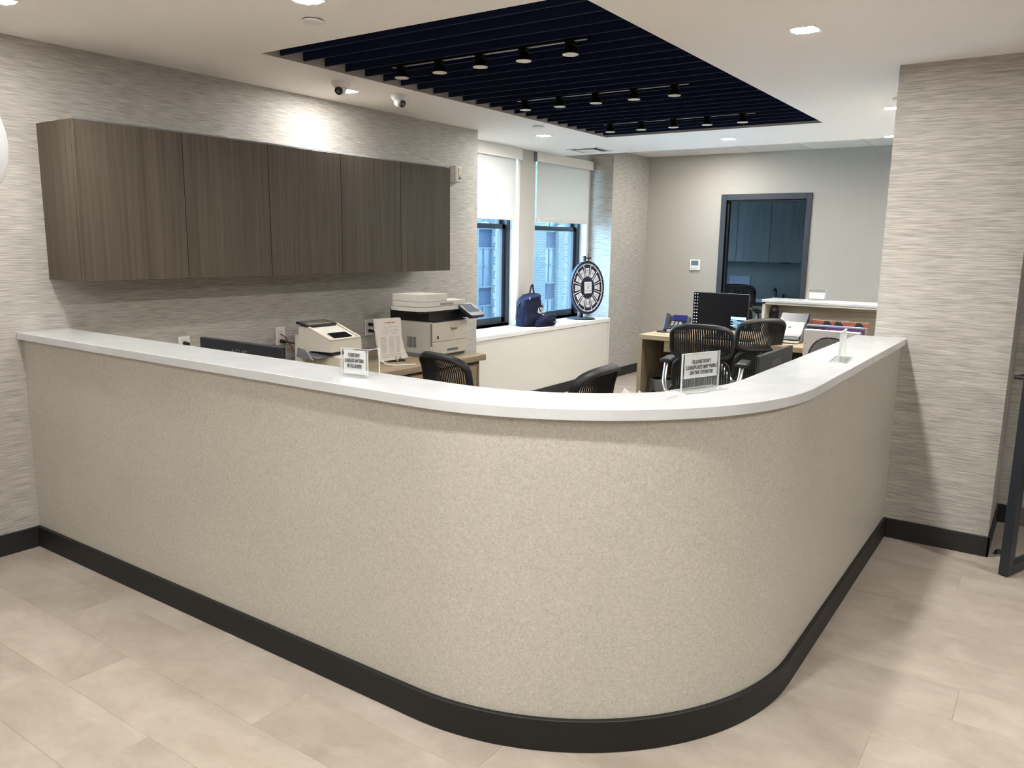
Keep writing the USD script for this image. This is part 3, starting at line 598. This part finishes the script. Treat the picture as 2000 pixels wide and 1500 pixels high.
obj('bottom_lip', bx(hx0, hx0 + .03, -3.27, -2.80, .74, .775, .002), 'hutch_edge', ht)
# phone
ph = thing('desk_phone', 'black desk phone with blue display on the far desk', 'phone', (5.02, -1.22, .74), 95)
obj('base', frame(ext(rrect(-.10, .10, -.07, .09, .012), .028), (0, 0, .085), (1, 0, 0), (0, -.75, .66)), 'charcoal_plastic', ph, local=True)
obj('foot', bx(-.09, .09, -.06, .06, 0, .03, .006), 'silver_plastic', ph, local=True)
obj('display', frame(ext(rrect(-.055, .075, .01, .075, .003), .002), (0, 0, .085) + np.array([0, .66, .75]) * .028, (-1, 0, 0), (0, -.75, .66)), 'screen_blue', ph, local=True)
obj('keys', frame(cat(*[ext(rrect(-.05 + .035 * i, -.028 + .035 * i, -.055 + .018 * j, -.044 + .018 * j, .002), .003) for i in range(3) for j in range(3)]), (0, 0, .085) + np.array([0, .66, .75]) * .028, (-1, 0, 0), (0, -.75, .66)), 'silver_plastic', ph, local=True)
obj('handset', tm(hull([(.105, .04, .03, .022), (.105, -.02, .15, .024), (.09, .0, .09, .018)], 16)), 'charcoal_plastic', ph, local=True)
single('phone_cord_reel', rbox(4.93, 5.02, -1.14, -1.05, .74, .755, .007), 'black_plastic', 'small flat black pad beside the desk phone', 'pad')
# cordless speaker in the hutch
bs = thing('cordless_phone', 'upright black cordless phone inside the left end of the hutch', 'phone', (5.40, -1.965, .74))
obj('body', rbox(5.375, 5.43, -2.0, -1.93, .74, .955, .012), 'black_plastic', bs)
obj('loop', tube([(5.40, -1.992, .94), (5.40, -1.992, .985), (5.40, -1.978, 1.0), (5.40, -1.952, 1.0), (5.40, -1.938, .985), (5.40, -1.938, .94)], .008, 10), 'black_plastic', bs)
obj('shelf', bx(5.362, 5.38, -1.995, -1.935, .86, .872, .002), 'charcoal_plastic', bs)
# document scanner
dsn = thing('document_scanner', 'silver document scanner with black paper chute on the far desk', 'scanner', (5.05, -2.215, .74))
def xz(prof, ya, yb): m = ext(Polygon(prof), yb - ya); return frame(m, (0, yb, 0), (1, 0, 0), (0, 0, 1))
obj('body', xz([(4.90, .80), (4.96, .815), (5.06, .905), (5.16, .905), (5.18, .75), (4.92, .75)], -2.325, -2.115), 'silver_plastic', dsn)
obj('front_lip', xz([(4.88, .775), (4.885, .79), (4.95, .80), (4.95, .765)], -2.325, -2.115), 'grey_plastic', dsn)
obj('paper_tray', xz([(4.86, .748), (4.86, .762), (4.95, .762), (4.95, .748)], -2.325, -2.115), 'hutch_edge', dsn)
obj('base', bx(4.90, 5.16, -2.32, -2.12, .74, .75), 'black_plastic', dsn)
obj('chute', xz([(5.055, .900), (5.13, .972), (5.155, .972), (5.15, .900)], -2.335, -2.115), 'black_plastic', dsn)
obj('chute_window', frame(cat(bx(-.095, -.005, .012, .055, 0, .002), bx(.005, .095, .012, .055, 0, .002)), (5.07, -2.225, .907), (0, -1, 0), (.76, 0, .65)), 'charcoal_plastic', dsn)
obj('emblem', frame(ext(rrect(-.012, .012, -.006, .008, .004), .001), (5.01, -2.215, .8615), (0, -1, 0), (.74, 0, .67)), 'ink', dsn)
# boxes and calendar
ca = thing('wall_calendar', 'orange and black spiral calendar standing behind the purple box', 'calendar', (5.16, -2.575, .74))
obj('sheets', bx(5.155, 5.175, -2.80, -2.345, .74, .925, .001), 'brown_card', ca)
pts = [bx(5.1525, 5.155, -2.80, -2.345, .885, .922)]
obj('picture', pts[0], 'orange_print', ca)
for ya, yb in ((-2.50, -2.44), (-2.60, -2.53), (-2.76, -2.69)):
    obj('dark_shape', frame(ext(Polygon([(0, 0), (.08, 0), (.05, .036), (.02, .036)]), .001), (5.1525, yb, .886), (0, -1, 0), (0, 0, 1)), 'ink', ca)
obj('spiral', cat(*[tube([(5.15, y, .916), (5.155, y, .930), (5.172, y, .930), (5.178, y, .918)], .0018, 6) for y in np.arange(-2.79, -2.35, .018)]), 'brown_card', ca, kind='stuff')
pb = thing('purple_box', 'flat purple box standing in front of the spiral calendar', 'box', (5.08, -2.56, .74))
obj('body', bx(5.06, 5.10, -2.785, -2.338, .74, .885, .003), 'purple_card', pb)
obj('blue_top', bx(5.055, 5.102, -2.787, -2.336, .878, .892, .002), 'blue_card', pb)
obj('label_panel', bx(5.0575, 5.062, -2.49, -2.35, .80, .874), 'ink', pb)
obj('side_flap', bx(5.10, 5.14, -2.80, -2.775, .74, .887, .002), 'brown_card', pb)
wb = thing('display_box', 'white speckled cardboard box with arched grey window beyond the counter', 'box', (4.1, -2.775, 0))
bxo = 4.0
obj('carton', bx(bxo, bxo + .06, -2.957, -2.593, 0, .954, .003), 'pink_white_card', wb)
arch = Polygon([(-.145, .1)] + [(-.145 * math.copysign(abs(math.cos(a)) ** .8, math.cos(a)), .70 + .20 * math.sin(a) ** .9) for a in np.linspace(0.001, PI - .001, 30)] + [(.145, .1)])
obj('arch_border', frame(ext(arch.buffer(.010), .001), (bxo - .001 + .0005, -2.775, 0), (0, -1, 0), (0, 0, 1)), 'ink', wb)
obj('arch_window', frame(ext(arch, .0018), (bxo - .001 + .0005, -2.775, 0), (0, -1, 0), (0, 0, 1)), 'grey_print', wb)
sp_ = []
for k in range(34):
    a, b = RNG.uniform(-.17, .17), RNG.uniform(.45, .945)
    sp_.append(frame(ext(Point(0, 0).buffer(.004, quad_segs=3), .0024), (bxo - .0005, -2.775 - a, b), (0, -1, 0), (0, 0, 1)))
obj('printed_specks', cat(*sp_), 'faint_ink', wb)
# waste bin
tb = thing('waste_bin', 'black waste bin with clear liner under the far desk', 'bin', (4.86, -1.19, 0))
obj('bin', lathe([(.0, .005), (.10, 0), (.135, .33), (.128, .33), (.10, .02)], 36, (4.86, -1.19, 0)), 'bin_black', tb)
aa = np.linspace(0, 2 * PI, 72, endpoint=False)
rim = [(.138 + .007 * np.sin(9 * aa) + .004 * np.sin(17 * aa + 1), .225 + .014 * np.sin(5 * aa)), (.150 + .006 * np.sin(11 * aa), np.full(72, .28)), (.145 + .004 * np.sin(13 * aa), .335 + .008 * np.sin(7 * aa)), (.132 + 0 * aa, .342 + .006 * np.sin(6 * aa)), (.125 + 0 * aa, .25 + 0 * aa)]
V = np.vstack([np.c_[4.86 + r * np.cos(aa), -1.19 + r * np.sin(aa), z] for r, z in rim]); F = [f for i in range(4) for q in range(72) for f in ((i * 72 + q, i * 72 + (q + 1) % 72, (i + 1) * 72 + (q + 1) % 72), (i * 72 + q, (i + 1) * 72 + (q + 1) % 72, (i + 1) * 72 + q))]
obj('liner', trimesh.Trimesh(V, F, process=False), 'clear_bag', tb)
# folded paper tents behind the counter curve
for lab, x, y, z in (('left of two small white paper tips poking above the counter edge', .70, -2.86, 1.036), ('right of two small white paper tips poking above the counter edge', .765, -2.885, 1.02)):
    t = thing('paper_tent', lab, 'paper', (x, y, .74))
    r = np.array([.56, -.82, 0])
    obj('card', frame(ext(Polygon([(-.05, 0), (.05, 0), (.022, z - .74 - .028), (-.012, z - .74), (-.022, z - .74 - .02)]), .001), (x, y, .74), r, (0, 0, 1)), 'paper', t)
    obj('support', frame(ext(Polygon([(-.03, 0), (.03, 0), (.01, z - .80), (-.01, z - .80)]), .001), (x + .05, y + .04, .74), r, (-.1, -.07, 1)), 'paper', t)

# ================================================================ MESH CHAIRS
def chair(label, loc, rot):
    t = thing('mesh_chair', label, 'chair', loc, rot)
    def by(x, z): return -.205 - (z - .45) * .14 + .75 * x * x + (.06 * max(0, z - .86) * 6 * -1)
    HW, ZT, ZM, ZL = .222, .960, .70, .44
    def outline(hw, z0, z1, bulge, n=56, e=3.2):
        o = []
        for a in np.linspace(0, 2 * PI, n, endpoint=False):
            c, s = math.cos(a), math.sin(a)
            x = hw * math.copysign(abs(c) ** (2 / e), c); zz = (z0 + z1) / 2 + (z1 - z0) / 2 * math.copysign(abs(s) ** (2 / e), s)
            zz += bulge * (1 - (x / hw) ** 2) * (1 if s > 0 else -1) * abs(s)
            o.append((x, by(x, zz), zz))
        return o
    up = outline(HW, ZM + .015, ZT - .025, .014, e=4.8)
    obj('upper_frame', tube(up, .025, 10, True, flat=(.55, 1.0)), 'net_black', t, smooth=60, local=True)
    lo_ = outline(HW - .016, ZL, ZM, .008, e=4.0)
    obj('lower_frame', tube(lo_, .017, 10, True, flat=(.62, 1.0)), 'net_black', t, smooth=60, local=True)
    def slats(out, hw, n, w, thick):
        P = np.array(out); ms = []
        for x in np.linspace(-hw + .022, hw - .022, n):
            top = P[P[:, 2] > np.mean(P[:, 2])]; bot = P[P[:, 2] <= np.mean(P[:, 2])]
            zt = np.interp(x, *zip(*sorted(zip(top[:, 0], top[:, 2])))); zb = np.interp(x, *zip(*sorted(zip(bot[:, 0], bot[:, 2]))))
            zs = np.linspace(zb, zt, 7)
            ms.append(tube([(x, by(x, z) - .001, z) for z in zs], w / 2, 4, flat=(1.3, .8)))
        return cat(*ms)
    obj('upper_net', slats(up, HW, 25, .0108, .006), 'net_black', t, local=True)
    obj('lower_net', slats(lo_, HW - .016, 22, .0105, .006), 'net_black', t, local=True)
    obj('spine', tube([(0, by(0, .46) - .01, .44), (0, by(0, .46) - .035, .50), (0, by(0, .6) - .03, .60), (0, by(0, ZM) - .006, ZM)], [.03, .028, .024, .02], 10, flat=(1, .5)), 'charcoal_plastic', t, local=True)
    st = m3.Manifold.batch_hull([m3.Manifold.sphere(.028, 16).translate([x, y, z]) for x, y, z in ((-.21, -.15, .455), (.21, -.15, .455), (-.22, .22, .465), (.22, .22, .465), (0, .25, .45))])
    obj('seat', tm(st), 'net_black', t, local=True)
    for s in (-1, 1):
        a = obj('arm', tube([(s * .06, -.20, .392), (s * .14, -.245, .396), (s * .205, -.255, .415), (s * .245, -.235, .455), (s * .268, -.19, .51), (s * .278, -.13, .57), (s * .28, -.09, .63)], .0165, 12), 'chrome', t, label='curved chrome arm support', local=True)
        obj('arm_sleeve', cyl((s * .28, -.08, .615), (s * .28, -.07, .645), .021, .019, 14), 'charcoal_plastic', a, local=True)
        obj('arm_pad', tm(rbox(s * .28 - .042, s * .28 + .042, -.13, .13, .645, .675, .014)), 'black_plastic', t, local=True)
    obj('column', cat(cyl((0, 0, .10), (0, 0, .30), .026, .026, 18), cyl((0, 0, .30), (0, 0, .43), .018, .018, 16), bx(-.09, .09, -.21, .10, .385, .435, .01)), 'charcoal_plastic', t, local=True)
    for k in range(5):
        a = k * 2 * PI / 5 + .3; d = np.array([math.cos(a), math.sin(a), 0])
        obj('base_leg', tube([d * .02 + [0, 0, .115], d * .18 + [0, 0, .10], d * .31 + [0, 0, .085]], [.024, .02, .015], 10, flat=(1, .8)), 'charcoal_plastic', t, local=True)
        q = np.array([-d[1], d[0], 0]); c = d * .31 + [0, 0, .03]
        obj('caster', cat(cyl(c - q * .022, c - q * .006, .03, .03, 18), cyl(c + q * .006, c + q * .022, .03, .03, 18), cyl(c + [0, 0, .02], c + [0, 0, .065], .008, .008, 8)), 'black_plastic', t, local=True)
    return t
c0 = chair('black mesh office chair with chrome arms behind the notice at the counter curve', (4.00, -1.885, 0), -79)
dup(c0, (4.70, -1.92, 0), -34, 'black mesh office chair close to the hutch, right of the chrome-armed one')
dup(c0, (1.915, -1.27, 0), -104, 'black mesh chair top between the counter and the wall desk end', scale=.94)
dup(c0, (1.635, -1.985, 0), 3, 'black mesh chair top just above the counter below the window sill', scale=.975)
dup(c0, (8.0, -.66, 0), -65, 'mesh chair inside the dark back room beyond the doorway', scale=1.11)

# ================================================================ SILL THINGS
SZ = .708
# prize wheel
pw = thing('prize_wheel', 'round prize wheel with white cards on a black stand on the sill', 'prize wheel', (5.86, .27, SZ))
wc = np.array([5.83, .185, 1.055]); wr = np.array([.988, -.156, 0]); wu = np.array([0, .06, 1.]); wr /= np.linalg.norm(wr); wu -= wr * (wu @ wr); wu /= np.linalg.norm(wu); wn = np.cross(wr, wu)
def W(m): return frame(m, wc, wr, wu)
def ring(ro, ri, d, z0=0.): m = ext(Point(0, 0).buffer(ro, quad_segs=16).difference(Point(0, 0).buffer(ri, quad_segs=16)), d); m.apply_translation([0, 0, z0]); return m
obj('stand_base', lathe([(0, SZ), (.155, SZ), (.158, SZ + .006), (.14, SZ + .016), (0, SZ + .020)], 40, (5.86, .27, 0)), 'charcoal_plastic', pw)
obj('stand_post', cyl((5.86, .27, SZ + .018), (5.86, .262, 1.06), .020, .020, 16), 'black_plastic', pw)
obj('rim', W(ring(.285, .262, .028, -.02)), 'wheel_navy', pw)
obj('backboard', W(cat(ring(.265, .0, .016, -.016))), 'wheel_navy', pw)
obj('white_ring', W(ring(.266, .248, .003)), 'wheel_white', pw)
for k in range(12):
    a0 = PI / 2 + k * PI / 6; ca_, sa_ = math.cos(a0), math.sin(a0)
    tr = Polygon([(.122, -.0165), (.212, -.034), (.212, .034), (.122, .0165)])
    cd = ext(affinity.rotate(tr, math.degrees(a0), origin=(0, 0)), .003)
    c = obj('prize_card', W(cd), 'wheel_white', pw)
    e_r, e_u = (wr * sa_ - wu * ca_), (wr * ca_ + wu * sa_)
    if sa_ < -.1: e_r, e_u = -e_r, -e_u
    ctr = wc + (wr * ca_ + wu * sa_) * .175 + wn * .0031
    obj('printed_lines', cat(*[frame(bx(-l, l, -.004, .004, 0, .0004), ctr + e_u * dy, e_r, e_u) for l, dy in ((.022, .010), (.018, -.008))]), 'faint_ink', c)
    a1 = a0 + PI / 12
    obj('divider', W(ext(affinity.rotate(sbox(.112, -.0036, .250, .0036), math.degrees(a1), origin=(0, 0)), .005)), 'wheel_white', pw)
for k in range(24):
    a = k * PI / 12 + .06; d = wr * math.cos(a) + wu * math.sin(a)
    obj('peg', cyl(wc + d * .256, wc + d * .256 + wn * .035, .003, .003, 8), 'silver_plastic', pw)
obj('hub', W(ring(.108, 0, .006)), 'wheel_navy', pw)
hp = obj('hub_plate', W(cat(bx(-.062, .062, -.062, .062, .006, .009))), 'wheel_white', pw)
tooth = Polygon([(-.018, .045), (.018, .045), (.018, .018), (.012, -.012), (.006, -.012), (.004, .004), (0, .010), (-.004, .004), (-.006, -.012), (-.012, -.012), (-.018, .018)])
obj('tooth_emblem', W(frame(ext(tooth.difference(tooth.buffer(-.004)), .0005), (0, 0, .009), (1, 0, 0), (0, 1, 0))), 'grey_plastic', hp)
obj('lettering', text('42 NORTH DENTAL', .010, wc + wn * .0092 - wu * .040, wr, wu, w=.108, bold=True), 'grey_plastic', hp)
top = wc + wu * .285
obj('clicker', cat(cyl(top - wu * .03 + wn * .02, top + wu * .075 + wn * .02, .005, .005, 8), frame(bx(-.06, -.03, .0, .055, -.015, .012, .003), top, wr, wu), cyl(top - wr * .05 + wu * .03 + wn * .01, top + wr * .038 + wu * .03 + wn * .02, .006, .010, 10)), 'black_plastic', pw)
# backpack
bp = thing('backpack', 'navy blue backpack leaning on the sill between the windows', 'backpack', (4.79, .27, SZ))
SW = .74
sil = [(-.17, 0), (.145, 0), (.185, .05), (.195, .14), (.165, .26), (.125, .325), (.02, .325), (-.07, .315), (-.15, .27), (-.19, .20), (-.195, .08)]
sil = [(a * SW, b) for a, b in sil]
def bag(sil, dep, o, r, k=7, puff=1., inset=1.):
    """Soft bag: the outline shrinks towards front and back like a cushion."""
    P = Polygon(sil).buffer(-.008).buffer(.008); L = []
    for s in np.linspace(-1, 1, k):
        sh = .022 * (1 - math.sqrt(max(0, 1 - min(1, abs(s)) ** 2.4))) * puff * 1.6
        q = P.buffer(-sh * inset - 1e-4); q = max(getattr(q, 'geoms', [q]), key=lambda g: g.area); ring_ = np.array([q.exterior.interpolate(i / 80, True).coords[0] for i in range(80)])
        L.append(np.c_[ring_, np.full(80, s * dep / 2)])
    V = np.vstack(L); F = []
    for i in range(k - 1):
        for q in range(80): a, b, c, d = i * 80 + q, i * 80 + (q + 1) % 80, (i + 1) * 80 + (q + 1) % 80, (i + 1) * 80 + q; F += [(a, b, c), (a, c, d)]
    for e, s in ((0, -1), (k - 1, 1)):
        V = np.vstack([V, L[e].mean(0) + [0, 0, s * .012]]); j = len(V) - 1
        for q in range(80): F.append((j, e * 80 + (q + 1) % 80, e * 80 + q) if s < 0 else (j, e * 80 + q, e * 80 + (q + 1) % 80))
    V[:, 2] += .010 * (meshkit.fbm(V * [14, 14, 9], 3) - .5) * 2
    return frame(trimesh.Trimesh(V, F, process=False), o, r, (0, 0, 1))
br_ = np.array([.975, -.22, 0])
bo = np.array([4.825, .275, SZ + .002])
obj('main_body', bag(sil, .15, bo, br_), 'navy_cloth', bp, smooth=True)
bn = np.cross(br_ / np.linalg.norm(br_), [0, 0, 1])
obj('front_pocket', bag([(a * SW, b) for a, b in ((-.15, .015), (.14, .015), (.16, .05), (.15, .15), (-.15, .15), (-.165, .05))], .05, bo + bn * .065, br_), 'navy_cloth', bp, smooth=True)
obj('top_flap', bag([(a * SW, b) for a, b in ((-.15, .255), (.135, .27), (.115, .322), (-.06, .312), (-.14, .275))], .13, bo + bn * .02, br_, inset=.4), 'navy_cloth_light', bp, smooth=True)
obj('carry_loop', tube([bo + br_ * .0 + [0, 0, .31], bo + br_ * .025 + [0, 0, .40], bo + br_ * .04 + [0, 0, .41], bo + br_ * .065 + [0, 0, .31]], .009, 8, flat=(1, 1)), 'black_plastic', bp)
obj('side_strap', tube([bo - br_ * .125 + [0, 0, .24], bo - br_ * .160 + [0, 0, .20], bo - br_ * .170 + [0, 0, .11], bo - br_ * .14 + [0, 0, .10]], .010, 8), 'black_plastic', bp)
obj('zip_pull', cat(bx(4.70, 4.708, .185, .19, SZ + .27, SZ + .295)), 'silver_plastic', bp)
obj('lettering', cat(text('42', .058, bo + bn * .094 + br_ * .055 + np.array([0, 0, .128]), br_, (0, 0, 1), w=.058, bold=True, depth=.002), text('North', .018, bo + bn * .094 + br_ * .112 + np.array([0, 0, .135]), br_, (0, 0, 1), w=.05, bold=True, depth=.002)), 'wheel_white', bp)
pu = thing('pouch', 'small navy zipped pouch in front of the backpack', 'pouch', (4.93, .165, SZ))
po = np.array([4.90, .135, SZ + .002])
obj('body', bag([(-.135, 0), (.135, 0), (.142, .04), (.13, .115), (.04, .122), (-.06, .105), (-.125, .06)], .09, po, (.985, -.17, 0)), 'navy_cloth', pu, smooth=True)
obj('zip', tube([po + [-.115, -.04, .065], po + [-.05, -.05, .098], po + [.03, -.05, .113], po + [.12, -.05, .108]], .004, 6), 'navy_cloth_light', pu)
obj('pull_tab', bx(po[0] + .135, po[0] + .165, .115, .125, SZ + .03, SZ + .05, .003), 'black_plastic', pu)
obj('lettering', text('42 North', .016, po + np.array([.085, -.072, .035]), (.985, -.17, 0), (0, 0, 1), w=.06, bold=True, depth=.002), 'blue_card', pu)
bt = thing('bottle', 'clear bottle with brown cap behind the navy pouch', 'bottle', (5.07, .30, SZ))
obj('glass', lathe([(0, SZ), (.038, SZ), (.040, SZ + .01), (.040, SZ + .11), (.028, SZ + .145), (.022, SZ + .165)], 24, (5.07, .30, 0)), 'window_glass', bt)
obj('cap', lathe([(.030, SZ + .163), (.032, SZ + .166), (.032, SZ + .195), (.029, SZ + .198), (0, SZ + .199)], 24, (5.07, .30, 0)), 'cork', bt)
obj('label', lathe([(.0405, SZ + .03), (.0405, SZ + .10)], 24, (5.07, .30, 0)), 'paper', bt)

# ================================================================ BACK ROOM
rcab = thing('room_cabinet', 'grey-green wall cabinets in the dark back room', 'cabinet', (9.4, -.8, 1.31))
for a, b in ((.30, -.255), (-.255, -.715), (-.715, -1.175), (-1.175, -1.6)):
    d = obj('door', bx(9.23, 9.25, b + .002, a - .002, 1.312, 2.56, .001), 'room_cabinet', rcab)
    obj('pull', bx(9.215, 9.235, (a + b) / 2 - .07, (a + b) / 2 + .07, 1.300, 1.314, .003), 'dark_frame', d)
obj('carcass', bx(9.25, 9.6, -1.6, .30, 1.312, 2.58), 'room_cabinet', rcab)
rct = thing('room_counter', 'wood fronted work counter in the back room', 'counter', (9.2, -.6, 0))
obj('top', bx(8.88, 9.6, -2.4, .75, .74, .78, .002), 'base_black', rct)
obj('front', bx(8.90, 9.58, -2.4, .75, 0, .74), 'oak_y', rct)
single('lit_screen', bx(8.90, 8.915, -.78, -.50, .785, .83, .002), 'screen_room', 'glimpse of a bluish lit panel on the back room counter', 'screen')
single('wall_paper_sheet', bx(9.590, 9.599, -.36, -.06, .95, 1.10), 'blue_card', 'pale sheet on the back room wall above the chair', 'sheet')
tp = thing('tap', 'small dark tap on the back room counter', 'tap', (9.45, -.80, .78))
obj('spout', tube([(9.45, -.78, .78), (9.45, -.78, .92), (9.41, -.78, .95), (9.36, -.78, .92)], .012, 10), 'dark_frame', tp)
obj('handle', cyl((9.45, -.88, .78), (9.45, -.88, .88), .02, .016, 12), 'dark_frame', tp)

# ================================================================ GLASS DOOR AT THE RIGHT
lead, hinge = np.array([2.495, -3.978, 0]), np.array([3.375, -4.325, 0])
dd = hinge - lead; DL = np.linalg.norm(dd); dd /= DL; dn = np.array([-dd[1], dd[0], 0])
dr2 = sthing('door_2', tuple(hinge))
def D(m): return frame(m, lead, dd, (0, 0, 1))
obj('stile', D(bx(0, .050, .006, 2.08, -.022, .022, .002)), 'dark_frame', dr2)
obj('stile', D(bx(DL - .09, DL, .006, 2.08, -.022, .022, .002)), 'dark_frame', dr2)
obj('rail', D(cat(bx(.050, DL - .09, .006, .055, -.022, .022, .002))), 'dark_frame', dr2)
obj('rail', D(bx(.050, DL - .09, 1.99, 2.08, -.022, .022, .002)), 'dark_frame', dr2)
obj('glass', D(bx(.050, DL - .09, .055, 1.99, -.004, .004)), 'door_glass', dr2)
hc = lead + dd * .045 + np.array([0, 0, .945])
hd = obj('door_handle', cat(cyl(hc + dn * .02, hc + dn * .032, .026, .026, 20), cyl(hc + dn * .03, hc + dn * .078, .010, .010, 12), cyl(hc + dn * .07, hc + dn * .07 + dd * .12, .010, .009, 12)), 'black_plastic', dr2)
df2 = sthing('door_frame_2')
for b in ((3.36, 3.51, -4.34, -4.30, 0, 2.14), (3.36, 3.51, -5.30, -5.26, 0, 2.14), (3.36, 3.51, -5.30, -4.30, 2.10, 2.14)): obj('jamb', bx(*b, .002), 'dark_frame', df2)
dsx = thing('door_stop', 'small black dome door stop on the floor by the glass door', 'door stop', (2.80, -3.945, 0))
obj('dome', lathe([(.024, 0), (.024, .012), (.018, .024), (0, .030)], 24, (2.80, -3.945, 0)), 'black_plastic', dsx)
obj('ring', lathe([(.025, 0), (.027, .004), (.0245, .008)], 24, (2.80, -3.945, 0)), 'grey_plastic', dsx)

# white globe pendant at the left edge of the picture
gc = CAM + (FW + RT * (-182 - 1000) / 1550.0449 - UP * (272 - 750) / 1550.0449) * .62; gr = .0672
gl = thing('globe_pendant', 'small white globe pendant cut off by the left edge of the picture', 'lamp', tuple(gc + [0, 0, -gr]))
gm = trimesh.creation.icosphere(4, gr); gm.apply_translation(gc); obj('globe', gm, 'frosted_globe', gl, smooth=True)
obj('cap', lathe([(.018, gr - .004), (.018, gr + .02), (.006, gr + .03)], 24, gc), 'bright_plastic', gl)
obj('cord', cyl(gc + [0, 0, gr + .02], (gc[0], gc[1], H), .0025, .0025, 8), 'black_plastic', gl)
obj('canopy', lathe([(.05, H - .02), (.06, H)], 24, (gc[0], gc[1], 0)), 'bright_plastic', gl)
